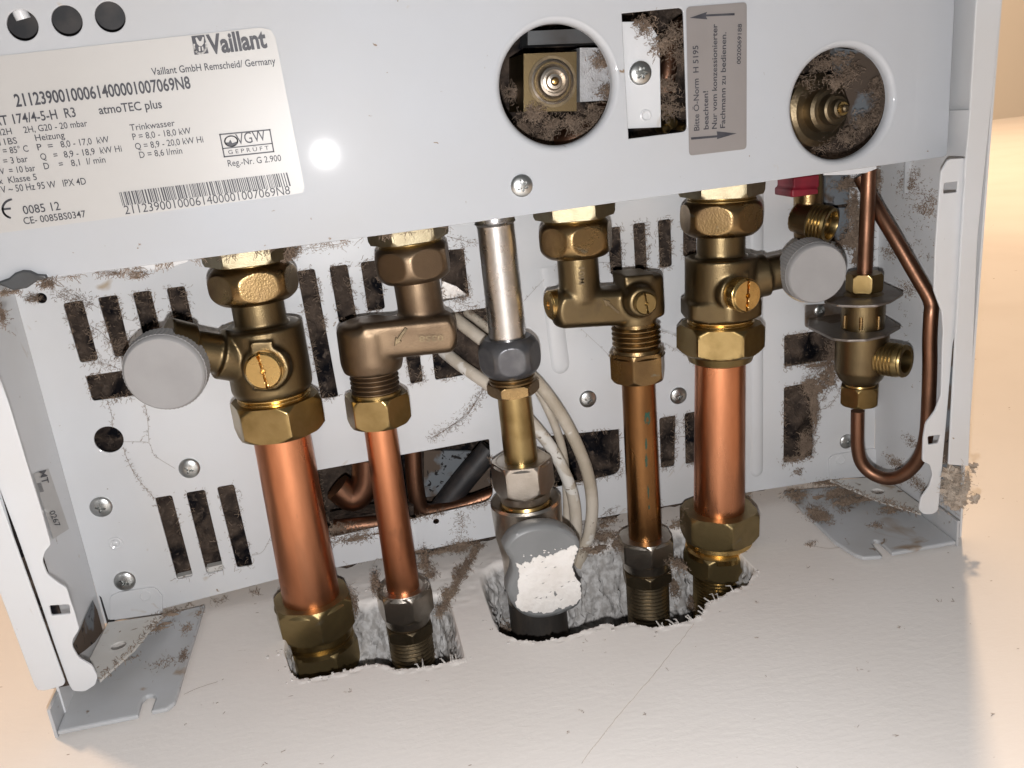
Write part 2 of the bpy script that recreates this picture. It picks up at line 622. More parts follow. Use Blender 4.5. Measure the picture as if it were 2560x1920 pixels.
def fuse(mb, voxel=0.0006, smooth=6, fac=0.5):
    """melt overlapping lumps into one cast body"""
    me = mb.mesh('tmp', angle=0)
    o = bpy.data.objects.new('tmp', me)
    C.objects.link(o)
    r = o.modifiers.new('r', 'REMESH')
    r.mode = 'VOXEL'
    r.voxel_size = voxel
    s = o.modifiers.new('s', 'SMOOTH')
    s.factor = fac
    s.iterations = smooth
    dg = bpy.context.evaluated_depsgraph_get()
    me2 = bpy.data.meshes.new_from_object(o.evaluated_get(dg))
    out = MB()
    out.v = [v.co.copy() for v in me2.vertices]
    out.f = [list(p.vertices) for p in me2.polygons]
    bpy.data.objects.remove(o)
    return out


_font = {}


def glyphs(s, bold=0.0):
    cu = bpy.data.curves.new('t', 'FONT')
    cu.body = s
    cu.size = 1.0
    cu.offset = bold
    cu.resolution_u = 3
    o = bpy.data.objects.new('t', cu)
    C.objects.link(o)
    dg = bpy.context.evaluated_depsgraph_get()
    me = bpy.data.meshes.new_from_object(o.evaluated_get(dg))
    vs = [v.co.copy() for v in me.vertices]
    fs = [list(p.vertices) for p in me.polygons]
    bpy.data.objects.remove(o)
    bpy.data.curves.remove(cu)
    bpy.data.meshes.remove(me)
    return vs, fs


CAPH = max(v.y for v in glyphs('H')[0])


def write(mb, s, a, b, hpx, y, bold=0.012, flip=1, plane=None):
    """one line of lettering with its baseline from photograph point a to b, capitals hpx high"""
    P = plane or (lambda q: at(*q, y=y))
    A, B = P(a), P(b)
    vs, fs = glyphs(s, bold)
    x0, x1 = min(v.x for v in vs), max(v.x for v in vs)
    ex = (B - A)
    L = ex.length
    ex.normalize()
    n = V((0, -1, 0))
    ey = n.cross(ex) * flip
    h = hpx * mpp(*a, y)
    sx, sy = L / max(1e-6, x1 - x0), h / CAPH
    mb.add([A + ex * ((v.x - x0) * sx) + ey * (v.y * sy) for v in vs], fs)


def flatpoly(mb, px, y):
    mb.add([at(*q, y=y) for q in px], [list(range(len(px)))])


# ------------------------------------------------------------------ the wall below the boiler
def lipcurve():
    px = [l2(250, 1440), l2(290, 1560), l2(330, 1605), l2(420, 1600), l2(520, 1580), l2(620, 1555), l2(700, 1530), l2(800, 1512),
          l2(860, 1530), l2(900, 1548), l2(1000, 1545), l2(1130, 1520), l2(1220, 1500), l2(1300, 1480)]
    A = [at(*q, z=0) for q in px]
    px = [l3(205, 1400), l3(250, 1480), l3(370, 1530), l3(460, 1535), l3(560, 1532), l3(700, 1503), l3(800, 1465), l3(930, 1420), l3(1000, 1440),
          l3(1090, 1412), l3(1180, 1440), l3(1250, 1448), l3(1330, 1440), l3(1450, 1410), l3(1540, 1370), l3(1570, 1290), l3(1640, 1262),
          l3(1740, 1210), l3(1830, 1180), l3(1890, 1080)]
    B = [at(*q, z=0) for q in px]
    return A, B


LIPS = lipcurve()


def interp(pts, x):
    for a, b in zip(pts, pts[1:]):
        if a.x <= x <= b.x:
            return a.y + (b.y - a.y) * (x - a.x) / max(1e-6, b.x - a.x)
    return None


def smooth(t):
    t = max(0.0, min(1.0, t))
    return t * t * (3 - 2 * t)


def wall_z(x, y):
    z = 0.0
    n1 = noise.noise(V((x * 70, y * 70, 0.3)))
    n2 = noise.noise(V((x * 260, y * 260, 1.3)))
    n3 = noise.noise(V((x * 700, y * 700, 2.3)))
    for pts, back_y in zip(LIPS, (0.034, 0.046)):
        yf = interp(pts, x)
        if yf is None:
            continue
        yf += 0.0007 * n3
        yb = back_y + 0.007 * n1 + 0.001 * n2
        x0, x1 = pts[0].x, pts[-1].x
        side = min(x - x0, x1 - x)
        yb -= 0.006 * (1 - smooth(side / 0.020))
        if yf < y < yb:
            q = min(smooth((y - yf) / 0.0035), smooth((yb - y) / 0.027)) * smooth(side / 0.0075)
            c1 = noise.voronoi(V((x * 110 + n2 * .25, y * 110, 0.5)))[1][0]
            c2 = noise.voronoi(V((x * 330 + n3 * .2, y * 330, 2.5)))[1][0]
            k1, k2 = noise.noise(c1 * 7.7), noise.noise(c2 * 7.7)
            z = min(z, -0.046 * q + min(1.0, q * 1.6) * (0.0034 * k1 + 0.0016 * k2 + 0.0006 * n3 + 0.004 * n1))
        elif -0.003 < y - yf < 0:
            z += 0.0006 * n2
    if z < -0.001:
        for px_ in (-0.0378, 0.0022, 0.061, 0.1155, 0.1512):
            dd = math.hypot(x - px_, max(0.0, abs(y - 0.012) - 0.014))
            z -= 0.030 * (1 - smooth((dd - 0.004) / 0.016)) * min(1.0, -z / 0.012)
    # crumbly unpainted surround behind the fittings
    if y > 0.0 and -0.08 < x < 0.2:
        z += 0.0003 * n2 * smooth(y / 0.02) * smooth(min(x + 0.075, 0.18 - x) / 0.04) * smooth((0.062 - y) / 0.02)
    return z


def build_wall():
    mb = MB()
    x0, x1, y0, y1, st = -0.075, 0.180, -0.052, 0.062, 0.00068
    ny = round((y1 - y0) / st)
    ends = [e.x for pts in LIPS for e in (pts[0], pts[-1])]
    xs, x = [], x0
    while x < x1 - st:
        xs.append(x)
        x += 0.00022 if min(abs(x - e) for e in ends) < 0.0085 else st
    xs.append(x1)
    nx = len(xs) - 1
    vs, fs = [], []
    for j in range(ny + 1):
        for i in range(nx + 1):
            x, y = xs[i], y0 + (y1 - y0) * j / ny
            e = i in (0, nx) or j in (0, ny)
            p = V((x, y, 0 if e else wall_z(x, y)))
            if p.z < -0.0015 and not e:
                k = min(1.0, -p.z / 0.008)
                p += k * (noise.noise_vector(p * 190) * 0.0020 + noise.noise_vector(p * 430 + V((5, 1, 2))) * 0.0014 + noise.noise_vector(p * 1000) * 0.0006)
            vs.append(p)
    for j in range(ny):
        for i in range(nx):
            a = j * (nx + 1) + i
            fs.append([a, a + 1, a + nx + 2, a + nx + 1])
    mb.add(vs, fs)
    X = [-2.5, x0, x1, 2.5]
    Y = [-1.0, y0, y1, 2.2]
    for i in range(3):
        for j in range(3):
            if (i, j) != (1, 1):
                mb.add([(X[i], Y[j], 0), (X[i + 1], Y[j], 0), (X[i + 1], Y[j + 1], 0), (X[i], Y[j + 1], 0)], [[0, 1, 2, 3]])
    return struct(mb.build('plaster_wall', 'plaster', angle=60))


wall = build_wall()
mb = MB()
abox(mb, (-2.5, 2.2, -0.02), (2.5, 2.22, 3))
struct(mb.build('ceiling', 'ceilingpaint', angle=0))

# ------------------------------------------------------------------ boiler
boiler = thing('boiler', 'white wall-hung gas boiler seen from below, with rating plate, round openings and slotted rear plate', 'boiler',
               (0.055, 0.052, 0.0))
YP, YV, YF = 0.0, 0.052, -0.015

# bottom panel with its openings
pl = at(119, 698, y=0)
H1, H2 = (0.0851, 0.2106), (0.1986, 0.1925)
R1, R2 = 0.0212, 0.0211
edge_r = at(2368, 391, y=0)
left_x = -0.150
zl = at(0, 713, y=0).z
mid = at(970, 586, y=0)
outline = [(left_x, zl + 0.0003), (mid.x, mid.z), (edge_r.x, edge_r.z), (edge_r.x + 0.0012, 0.32), (left_x, 0.32)]
holes = [circle(H1, R1 + 0.0020, 72), circle(H2, R2 + 0.0020, 72),
         rounded(pxy([z2(980, 93), z2(1404, 52), z2(1432, 908), z2(1028, 960)], 0), [0, .0022, .0022, 0])]
for q in [(56, 63), (167, 52), (275, 42)]:
    p = at(*q, y=0)
    holes.append(circle((p.x, p.z), 0.0047, 32))
mb = MB()
yplate(mb, rounded(outline, [0, 0, .0018, 0, 0]), holes, 0.0, 0.0010, 0.0003)
# folded return along the lower edge
for a, b in ((V((left_x, 0, zl)), mid), (mid, edge_r)):
    box8(mb, [V((a.x, .0009, a.z + .0012)), V((b.x, .0009, b.z + .0012)), V((b.x, .0009, b.z + .0004)), V((a.x, .0009, a.z + .0004)),
              V((a.x, .011, a.z + .0012)), V((b.x, .011, b.z + .0012)), V((b.x, .011, b.z + .0004)), V((a.x, .011, a.z + .0004))])
# folded return at the right edge
box8(mb, [V((edge_r.x - .0006, .001, edge_r.z + .002)), V((edge_r.x + .0002, .001, edge_r.z + .002)), V((edge_r.x + .0012, .001, .32)), V((edge_r.x + .0004, .001, .32)),
          V((edge_r.x - .0006, .03, edge_r.z + .002)), V((edge_r.x + .0002, .03, edge_r.z + .002)), V((edge_r.x + .0012, .03, .32)), V((edge_r.x + .0004, .03, .32))])
panel = mb.build('bottom_panel', 'panel', boiler)
for (hc, hr) in ((H1, R1), (H2, R2)):
    mb = MB()
    pr = []
    for k in range(9):
        a = PI / 2 * k / 8
        pr.append((0.0030 * (1 - math.cos(a)) - 0.00015, hr + 0.0024 * (1 - math.sin(a))))
    pr += [(0.0042, hr), (0.0042, hr + 0.0008), (0.0012, hr + 0.0024)]
    revolve(mb, V((hc[0], 0, hc[1])), V((0, 1, 0)), pr, n=96, cap=False)
    mb.build('opening_rim', 'panel', panel)


# screws: a dome with a star recess
def screw_mesh(kind='star'):
    mb = MB()
    n, m = 72, 26
    vs, fs = [V((0, 0.0, 0))], []
    for i in range(1, m + 1):
        q = i / m
        for k in range(n):
            th = 2 * PI * k / n
            h = 0.40 * math.sqrt(max(0, 1 - (q * 0.97) ** 2)) * 1.0 + 0.02
            star = (0.40 + 0.13 * math.cos(6 * th)) if kind == 'star' else (0.22 + 0.24 * max(0, math.cos(4 * th)))
            dpt = smooth((star - q) / 0.07)
            vs.append(V((q * math.cos(th), -(h - 0.30 * dpt), q * math.sin(th))))
    vs[0] = V((0, -(0.42 - 0.30), 0))
    for k in range(n):
        fs.append([0, 1 + k, 1 + (k + 1) % n])
    for i in range(m - 1):
        for k in range(n):
            a, b = 1 + i * n + k, 1 + i * n + (k + 1) % n
            fs.append([a, b, b + n, a + n])
    mb.add(vs, fs)
    # skirt down to the sheet
    base = len(mb.v)
    ring = [V((v.x, 0.02, v.z)) for v in vs[-n:]]
    mb.v += ring
    mb.f += [[1 + (m - 1) * n + k, 1 + (m - 1) * n + (k + 1) % n, base + (k + 1) % n, base + k] for k in range(n)]
    me = mb.mesh('screw', angle=40)
    me.materials.append(M['screw'])
    return me


SCREW_STAR, SCREW_CROSS = screw_mesh('star'), screw_mesh('cross')


def screw(q, rpx, y, parent, me=None, turn=0.0):
    p = at(*q, y=y)
    o = bpy.data.objects.new('screw', me or SCREW_STAR)
    C.objects.link(o)
    o.parent = parent
    o.location = p - wloc(parent)
    r = rpx * mpp(*q, y)
    o.scale = (r, r, r)
    o.rotation_euler = (0, turn, 0)
    return o


screw((1304, 464), 28, 0.0, panel, turn=0.4)

# bent tab inside the rectangular opening
tb = MB()
yplate(tb, pxy([z2(975, 150), z2(1165, 148), z2(1225, 240), z2(1243, 330), z2(1252, 880), z2(1000, 890)], 0.006), [], 0.006, 0.001)
tab = tb.build('fixing_tab', 'enamel', boiler)
screw(z2(1107, 505), 29, 0.006, tab, turn=0.15)
tb = MB()
p = at(*z2(1145, 800), y=0.006)
revolve(tb, p, V((0, -1, 0)), [(-.001, .0024), (.0003, .0023), (.0005, .0018), (.0001, .0012), (.0001, .0001)], n=32)
tb.build('weld_dimple', 'enamel', tab)

# what shows through the openings
mb = MB()
NL = 60
vs, fs = [], []
for j in range(NL + 1):
    for i in range(2 * NL + 1):
        x, z = -0.14 + 0.385 * i / (2 * NL), 0.163 + 0.13 * j / NL
        vs.append(V((x, 0.046 + 0.005 * noise.noise(V((x * 60, z * 60, 4))) + 0.003 * noise.noise(V((x * 190, z * 190, 4))), z)))
for j in range(NL):
    for i in range(2 * NL):
        a = j * (2 * NL + 1) + i
        fs.append([a, a + 1, a + 2 * NL + 2, a + 2 * NL + 1])
mb.add(vs, fs)
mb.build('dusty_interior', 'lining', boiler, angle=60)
# brass gas block behind the first opening
mb = MB()
pxbox(mb, [z2(302, 772), z2(668, 768), z2(668, 358), z2(302, 372)], 0.012, 0.04)
gb = mb.build('gas_block', 'castbrass', boiler)
gc = at(*z2(502, 565), y=0.012)
mb = MB()
k = mpp(*z2(502, 565), 0.012) / 2.765
revolve(mb, gc + V((0, .0004, 0)), V((0, -1, 0)), [(0, 150 * k), (.0006, 150 * k), (.0010, 138 * k), (.0002, 126 * k), (.0002, 118 * k), (.0018, 112 * k),
        (.0030, 96 * k), (.0034, 80 * k), (.0022, 72 * k), (.0024, 60 * k), (.0036, 50 * k), (.0038, 30 * k), (.0026, 22 * k), (.0026, 2 * k)], n=64)
mb.build('adjusting_screw', 'nickel', gb)
mb = MB()
revolve(mb, gc + V((0, .0002, 0)), V((0, -1, 0)), [(0, 172 * k), (.0004, 170 * k), (.0004, 150 * k), (-.0006, 148 * k)], n=64)
mb.build('bore_ring', 'darkbrass', gb)
mb = MB()
revolve(mb, gc + V((0, -.0026, 0)), V((0, -1, 0)), [(0, 22 * k), (.0012, 18 * k), (.0014, 4 * k)], n=24)
mb.build('screw_tip', 'gold', gb)
mb = MB()
pxbox(mb, [z2(690, 705), z2(925, 690), z2(925, 330), z2(690, 330)], 0.020, 0.042)
mb.build('valve_casting', 'greyrough', boiler)
mb = MB()
pxbox(mb, [z2(330, 312), z2(900, 290), z2(900, 190), z2(330, 215)], 0.016, 0.03)
mb.build('dark_rail', 'darkmetal', boiler)
mb = MB()
tube(mb, [at(*z2(560, 1010), y=.03), at(*z2(680, 960), y=.026), at(*z2(790, 905), y=.028), at(*z2(880, 800), y=.034)], .0062, sub=5)
mb.build('inner_pipe', 'oldcopper', boiler)
mb = MB()
tube(mb, [at(*z2(1275, 640), y=.022), at(*z2(1300, 480), y=.022), at(*z2(1330, 250), y=.026), at(*z2(1420, 160), y=.03)], .0035, sub=5)
mb.build('inner_pipe', 'oldcopper', boiler)
mb = MB()
for q, r in ((z2(1300, 770), .0022), (z2(1330, 850), .0026), (z2(1290, 890), .0020), (z2(1405, 880), .0016)):
    revolve(mb, at(*q, y=.024), V((0.2, -1, -.1)), [(-.006, r), (0, r), (.001, r * .7), (.0012, r * .2)], n=20)
mb.build('brass_nozzle', 'brass', boiler)
# fitting behind the second opening
c2 = at(*z3(905, 755), y=0.016)
mb = MB()
ax = V((0.16, -1, 0.02))
revolve(mb, c2, ax, [(-.022, .0150), (-.010, .0148), (-.0085, .0125), (-.0084, .0092), (-.004, .0090), (-.003, .0078), (-.0028, .0062), (.001, .0060), (.0016, .0052),
                     (.0016, .0040), (.004, .0036), (.0046, .0026), (.0046, .0018), (.0068, .0015), (.0074, .0008)], n=64)
mb.build('sealing_screw', 'darkbrass', boiler)
mb = MB()
revolve(mb, c2, ax, [(.0046, .0028), (.0052, .0026), (.0052, .0019)], n=32)
mb.build('screw_ring', 'gold', boiler)
mb = MB()
pxbox(mb, [z3(1010, 900), z3(1330, 800), z3(1330, 380), z3(900, 330)], 0.034, 0.038)
mb.build('inner_sheet', 'greydust', boiler)
# small round ports, upper left: a backing and a pale plug
mb = MB()
abox(mb, (-0.10, 0.012, 0.236), (-0.04, 0.014, 0.262))
mb.build('circuit_board', 'black', boiler)
mb = MB()
p = at(52, 40, y=.004)
tube(mb, [p + V((0, .006, .012)), p + V((0, 0, .003)), p + V((0.0006, 0, -.001))], .0024, sub=4)
mb.build('cable_end', 'enamel', boiler)

# lower lips that hang just below the panel's edge
for qs in ([z4(800, 225), z4(1000, 215), z4(1180, 190), z4(1300, 150), z4(1300, 120), z4(800, 180)],
           [z3(830, 1212), z3(1010, 1208), z3(1120, 1196), z3(1195, 1166), z3(1190, 1120), z3(830, 1160)]):
    mb = MB()
    yplate(mb, pxy(qs, .012), [], .012, .001)
    mb.build('lower_lip', 'enamel', boiler)
mb = MB()
g = [z4(-10, 290), z4(60, 265), z4(100, 230), z4(150, 212), z4(200, 216), z4(250, 240), z4(310, 245), z4(320, 268), z4(250, 285), z4(180, 335), z4(90, 350), z4(-10, 310)]
yplate(mb, pxy(g, -.0022), [], -.0022, .004, .0006)
mb.build('cable_grommet', 'darkmetal', boiler)

# rear plate with its slots
def quad(f, *pts): return [f(*q) for q in pts]


SLOTS = [
    quad(z4, (435, 440), (570, 415), (680, 828), (555, 850)), quad(z4, (675, 400), (808, 380), (905, 790), (795, 812)),
    quad(z4, (915, 365), (1040, 348), (1140, 760), (1020, 780)), quad(z4, (1150, 335), (1275, 318), (1372, 730), (1250, 750)),
    quad(z4, (590, 942), (1000, 880), (1030, 1060), (640, 1114)),
    quad(z5, (393, 492), (515, 475), (680, 1358), (563, 1376)), quad(z5, (617, 462), (740, 445), (810, 830), (685, 850)),
    quad(z5, (833, 432), (960, 415), (1003, 750), (885, 772)), quad(z5, (1100, 800), (1210, 790), (1265, 1255), (1180, 1272)),
    quad(z5, (1380, 352), (1546, 336), (1586, 668), (1400, 700)), quad(z5, (1300, 800), (1705, 745), (1730, 1180), (1350, 1245)),
    quad(z6, (880, 332), (968, 320), (986, 640), (905, 655)), quad(z6, (1058, 303), (1143, 293), (1156, 620), (1075, 634)),
    quad(z6, (1230, 280), (1318, 268), (1329, 594), (1243, 610)), quad(z6, (1405, 250), (1495, 240), (1500, 515), (1405, 530)),
    quad(l1, (918, 106), (1018, 90), (1143, 568), (1050, 590)), quad(l1, (1102, 76), (1212, 57), (1326, 535), (1225, 556)),
    quad(l1, (1285, 43), (1385, 25), (1497, 505), (1405, 520)),
    quad(l2, (430, 408), (1435, 225), (1462, 580), (520, 795)), quad(l3, (520, 235), (1015, 186), (1026, 470), (600, 560)),
    quad(l3, (1272, 116), (1377, 98), (1370, 422), (1283, 436)), quad(l3, (1434, 86), (1540, 68), (1530, 395), (1440, 411)),
    quad(z7, (555, 1215), (930, 1160), (930, 1375), (555, 1432)), quad(l4, (553, 328), (767, 285), (752, 800), (550, 852)),
    quad(z7, (606, 60), (1010, 30), (1010, 560), (640, 568)),
]
wallL, wallR = -0.1315, 0.2490
holes = []
for i, s in enumerate(SLOTS):
    r = 0.0012 if i < 24 else 0.004
    if i in (18,):
        r = [0.0008, .0008, .006, .002]
    if i == 19:
        r = [0.0008, .0008, .005, .002]
    holes.append(rounded(pxy(s, YV), r))
for q, r in ((z4(752, 1380), .0059), (z4(285, 402), .0021), (l2(1130, 700), .0014)):
    p = at(*q, y=YV)
    holes.append(circle((p.x, p.z), r, 32))
zb = at(1242, 1340, y=YV).z
outline = [(wallL, at(407, 1527, y=YV).z - .001), (at(700, 1460, y=YV).x, zb - .0012), (0.05, zb), (0.16, zb - .001), (wallR, at(2035, 1206, y=YV).z - 0.001), (wallR, 0.185), (wallL, 0.185)]
mb = MB()
yplate(mb, outline, holes, YV, 0.0010, 0.00015)


def rib(mb, pts, wpx, y):
    """pressed rib standing a little proud of the sheet"""
    P = [at(*q, y=y) for q in pts]
    rr = wpx * mpp(*pts[0], y) / 2
    vs, fs = [], []
    d = (P[-1] - P[0]).normalized()
    sd = V((0, -1, 0)).cross(d).normalized()
    n = 10
    path = [P[0]] + [P[-1] + d * (rr * math.sin(a * PI / 16)) for a in range(0, 9)]
    wid = [1] + [math.cos(a * PI / 16) for a in range(0, 9)]
    for p, wv in zip(path, wid):
        for k in range(n + 1):
            t = -1 + 2 * k / n
            vs.append(p + sd * (t * rr * max(wv, .02)) + V((0, -0.0011 * (1 - t * t) ** 0.7 * max(wv, .05) + .0001, 0)))
    for i in range(len(path) - 1):
        for k in range(n):
            a = i * (n + 1) + k
            fs.append([a, a + 1, a + n + 2, a + n + 1])
    mb.add(vs, fs)


rib(mb, [z6(470, 600), z6(555, 1275)], 50, YV)
rib(mb, [z7(365, 60), l4(365, 900)], 38, YV)
rear = mb.build('rear_plate', 'enamel', boiler)
for q, r, k, t in ((z6(745, 1513), 22, 1, .3), (z6(1370, 1490), 22, 1, .1), (z4(1310, 1576), 26, 1, .5), (l1(600, 158), 27, 1, .3), (l1(740, 597), 26, 1, .6), (l4(985, 700), 19, 1, 0)):
    screw(q, r, YV, rear, SCREW_CROSS, t)
for q, r in ((l1(685, 376), 18), (l4(840, 236), 13)):
    mb = MB()
    k = mpp(*q, YV)
    revolve(mb, at(*q, y=YV), V((0, -1, 0)), [(-.0005, r * k), (.0004, r * k * .95), (.0006, r * k * .7), (.0002, r * k * .45), (.0006, r * k * .3), (.0008, r * k * .1)], n=32)
    mb.build('rivet', 'enamel' if r > 15 else 'screw', rear)
# dark space behind it
mb = MB()
vs, fs = [], []
NX, NZ = 150, 70
for j in range(NZ + 1):
    for i in range(NX + 1):
        x, z = wallL + (wallR - wallL) * i / NX, 0.004 + 0.18 * j / NZ
        vs.append(V((x, 0.0605 + 0.005 * noise.noise(V((x * 60, z * 60, 9))) + 0.0035 * noise.noise(V((x * 170, z * 170, 9))), z)))
for j in range(NZ):
    for i in range(NX):
        x, z = wallL + (wallR - wallL) * (i + .5) / NX, 0.004 + 0.18 * (j + .5) / NZ
        a = j * (NX + 1) + i
        if 0.018 < z < 0.062 and -0.03 < x < 0.095:
            continue          # the big lower opening looks into a deeper space
        fs.append([a, a + 1, a + NX + 2, a + NX + 1])
mb.add(vs, fs)
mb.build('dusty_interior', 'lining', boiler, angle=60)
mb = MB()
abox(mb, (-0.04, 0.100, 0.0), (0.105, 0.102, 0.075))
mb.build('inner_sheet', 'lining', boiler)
mb = MB()
pxbox(mb, [l2(1060, 560), l2(1440, 520), l2(1440, 300), l2(1060, 290)], .090, .092)
mb.build('inner_sheet', 'greydust', boiler)
mb = MB()
pxbox(mb, [l3(800, 520), l3(1020, 500), l3(1020, 180), l3(880, 190)], .090, .092)
mb.build('inner_sheet', 'greydust', boiler)
mb = MB()
tube(mb, [at(*l2(1150, 640), y=.075), at(*l2(1290, 460), y=.075), at(*l2(1440, 280), y=.075)], .0058, sub=3)
mb.build('inner_hose', 'black', boiler)
mb = MB()
tube(mb, [at(*l2(995, 260), y=.07), at(*l2(1010, 500), y=.07), at(*l2(1060, 640), y=.07), at(*l2(1250, 620), y=.07), at(*l2(1480, 540), y=.07)], .0042, sub=5)
mb.build('inner_pipe', 'oldcopper', boiler)
mb = MB()
tube(mb, [at(*l2(560, 500), y=.07), at(*l2(650, 560), y=.07), at(*l2(720, 480), y=.07), at(*l2(730, 330), y=.07)], .007, sub=5)
mb.build('inner_pipe', 'oldcopper', boiler)
mb = MB()
tube(mb, [at(*l2(540, 740), y=.062), at(*l2(740, 718), y=.062), at(*l2(900, 700), y=.062)], .0042, sub=3)
mb.build('inner_pipe', 'oldcopper', boiler)
mb = MB()
pxbox(mb, [l2(520, 800), l2(1000, 660), l2(1000, 610), l2(520, 700)], .064, .075)
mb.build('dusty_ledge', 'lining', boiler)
# steel strip and pale cable drum glimpsed at the square slot
mb = MB()
pxbox(mb, [z5(1385, 690), z5(1580, 665), z5(1500, 600), z5(1400, 560)], .054, .056)
mb.build('steel_strip', 'chrome', boiler)
mb = MB()
pxbox(mb, [z7(840, 320), z7(1010, 300), z7(1010, 90), z7(840, 110)], .0565, .058)
pxbox(mb, [z7(920, 560), z7(1010, 550), z7(1010, 330), z7(900, 330)], .0565, .058)
mb.build('inner_sheet', 'greydust', boiler)
# bright slot ends: beige blocks further down imitate their light
mb = MB()

# tabs spot-welded on the rear plate
for qs, dq in (([l1(650, 838), l1(650, 690), l1(700, 668), l1(920, 634), l1(962, 690), l1(962, 795)], l1(862, 686)),
               ([l4(870, 965), l4(866, 820), l4(900, 795), l4(1180, 750), l4(1200, 760), l4(1200, 950)], l4(945, 828))):
    mb = MB()
    yplate(mb, rounded(pxy(qs, YV - .0012), [0, .003, .001, .003, 0, 0]), [], YV - .0012, .001)
    p = at(*dq, y=YV - .0012)
    revolve(mb, p, V((0, -1, 0)), [(-.0003, .0027), (.0003, .0026), (.0004, .0022), (.0001, .0020), (.0001, .0002)], n=32)
    mb.build('welded_tab', 'enamel', boiler)


# frame sides: front flange with cut-outs, inner wall
def frame_side(outer, inner, slots, side, name='frame_side', xtop=None):
    mb = MB()
    pts = outer + inner
    hs = [rounded(pxy(s, YF), .0006) for s in slots]
    yplate(mb, rounded(pxy(pts, YF), .0012, 4), hs, YF, .0011, .0003)
    xw = wallL if side < 0 else wallR
    xo = min(p[0] for p in pxy(outer, YF)) if side < 0 else wallR + .0006
    a, b = (xo, xw) if side < 0 else (xo, xw)
    z0, z1_ = 0.0003, 0.185
    t = 0.001 * side
    box8(mb, [V((a, YF + .0012, z0)), V((a + t, YF + .0012, z0)), V((b + t, YV, z0)), V((b, YV, z0)),
              V((a, YF + .0012, z1_)), V((a + t, YF + .0012, z1_)), V((b + t, YV, z1_)), V((b, YV, z1_))])
    return mb


# left: outer edge runs down the dark gap, the inner edge back up
oL = [l1(-40, -40), l1(0, 62), l1(100, 330), l1(250, 762), l1(330, 1000), l1(402, 1200), l1(430, 1252)]
iL = [l1(500, 1256), l1(565, 1215), l1(578, 1165), l1(545, 1100), l1(465, 1055), l1(428, 990), l1(430, 945), l1(470, 885), l1(440, 780), l1(412, 700),
      l1(395, 640), l1(340, 607), l1(280, 560), l1(250, 480), l1(265, 425), l1(302, 385), l1(245, 180), l1(170, -60), z4(60, 1130), z4(-60, 800)]
fl = frame_side(oL + [], iL, [quad(l1, (292, 745), (408, 738), (416, 792), (304, 803))], -1).build('frame_side', 'enamel', boiler)
oR = [z3(1812, 1092), z7(1805, 240), z7(1770, 800), z7(1740, 1200), l4(1722, 20), l4(1690, 400), l4(1650, 850), l4(1620, 1180), l4(1580, 1206)]
iR = [l4(1520, 1206), l4(1488, 1175), l4(1500, 1095), l4(1560, 1010), l4(1582, 930), l4(1562, 862), l4(1512, 840), l4(1518, 680), l4(1535, 575), l4(1600, 490),
      l4(1640, 380), l4(1648, 60), z7(1655, 1180), z7(1645, 1050), z7(1590, 900), z7(1600, 600), z7(1622, 300), z7(1640, 80), z3(1690, 1100)]
fr = frame_side(oR, iR, [quad(l4, (1548, 668), (1636, 655), (1622, 712), (1552, 724)), quad(z7, (1662, 160), (1756, 148), (1750, 222), (1655, 232))], 1).build('frame_side', 'enamel', boiler)

# outer casing: two sides, the front cover, all running up the wall
xl0, xr0 = at(84, 1723, y=-.016).x, at(2421, 1165, y=-.016).x
mb = MB()
# left sheet and its folded front edge, seen beside the dark gap
gl = [at(*q, y=-.016) for q in (l1(-20, 100), l1(90, 330), l1(240, 762), l1(318, 1000), l1(380, 1180))]
ol = [at(*q, y=-.016) for q in (l1(215, 1240), l1(85, 960), l1(0, 740))]
topz = 0.30
lipw = 0.0094
pts = [(xl0 + .0022 + lipw, .0165), (xl0 + .0012, .0155), (xl0 - .0020, .08), (xl0 - .008, topz), (xl0 + lipw - .008, topz), (xl0 - .0012 + lipw, .09)]
yplate(mb, rounded(pts, [.002, .004, 0, 0, 0, 0]), [], -.017, .0011, .0003)
box8(mb, [V((xl0 + .0012, -.0158, .016)), V((xl0 + .0022, -.0158, .016)), V((xl0 + .0022, .8, .016)), V((xl0 + .0012, .8, .016)),
          V((xl0 - .008, -.0158, topz)), V((xl0 - .007, -.0158, topz)), V((xl0 - .007, .8, topz)), V((xl0 - .008, .8, topz))])
mb.build('side_panel', 'enamel', boiler)
mb = MB()
q = [at(*s, y=-.017) for s in (l4(1692, 862), l4(1830, 872), z3(1890, 1659), z3(2062, 0), z3(1885, 0), z3(1838, 800), z3(1812, 1100), l4(1738, 20))]
pr_ = [(p.x, p.z) for p in q]
pr_.insert(4, (pr_[3][0] + .002, topz)); pr_.insert(5, (pr_[5][0] + .002, topz))
yplate(mb, rounded(pr_, .0006), [], -.017, .0011, .0003)
xa, xb = pr_[1][0], pr_[3][0]
box8(mb, [V((xa - .001, -.0158, pr_[1][1])), V((xa, -.0158, pr_[1][1])), V((xa, .8, pr_[1][1] - .01)), V((xa - .001, .8, pr_[1][1] - .01)),
          V((xb + .001, -.0158, topz)), V((xb + .002, -.0158, topz)), V((xb + .002, .8, topz)), V((xb + .001, .8, topz))])
# inner side wall beside the panel's right edge
x0_ = at(*z3(1700, 500), y=.03).x
box8(mb, [V((.2515, -.0155, .160)), V((.2525, -.0155, .160)), V((.2525, .05, .160)), V((.2515, .05, .160)),
          V((.2555, -.0155, topz)), V((.2565, -.0155, topz)), V((.2565, .05, topz)), V((.2555, .05, topz))])
mb.build('side_panel', 'enamel', boiler)
mb = MB()
abox(mb, (xl0 - .008, 0.001, topz), (xb + .003, .8, topz + .002))
mb.build('front_cover', 'enamel', boiler)
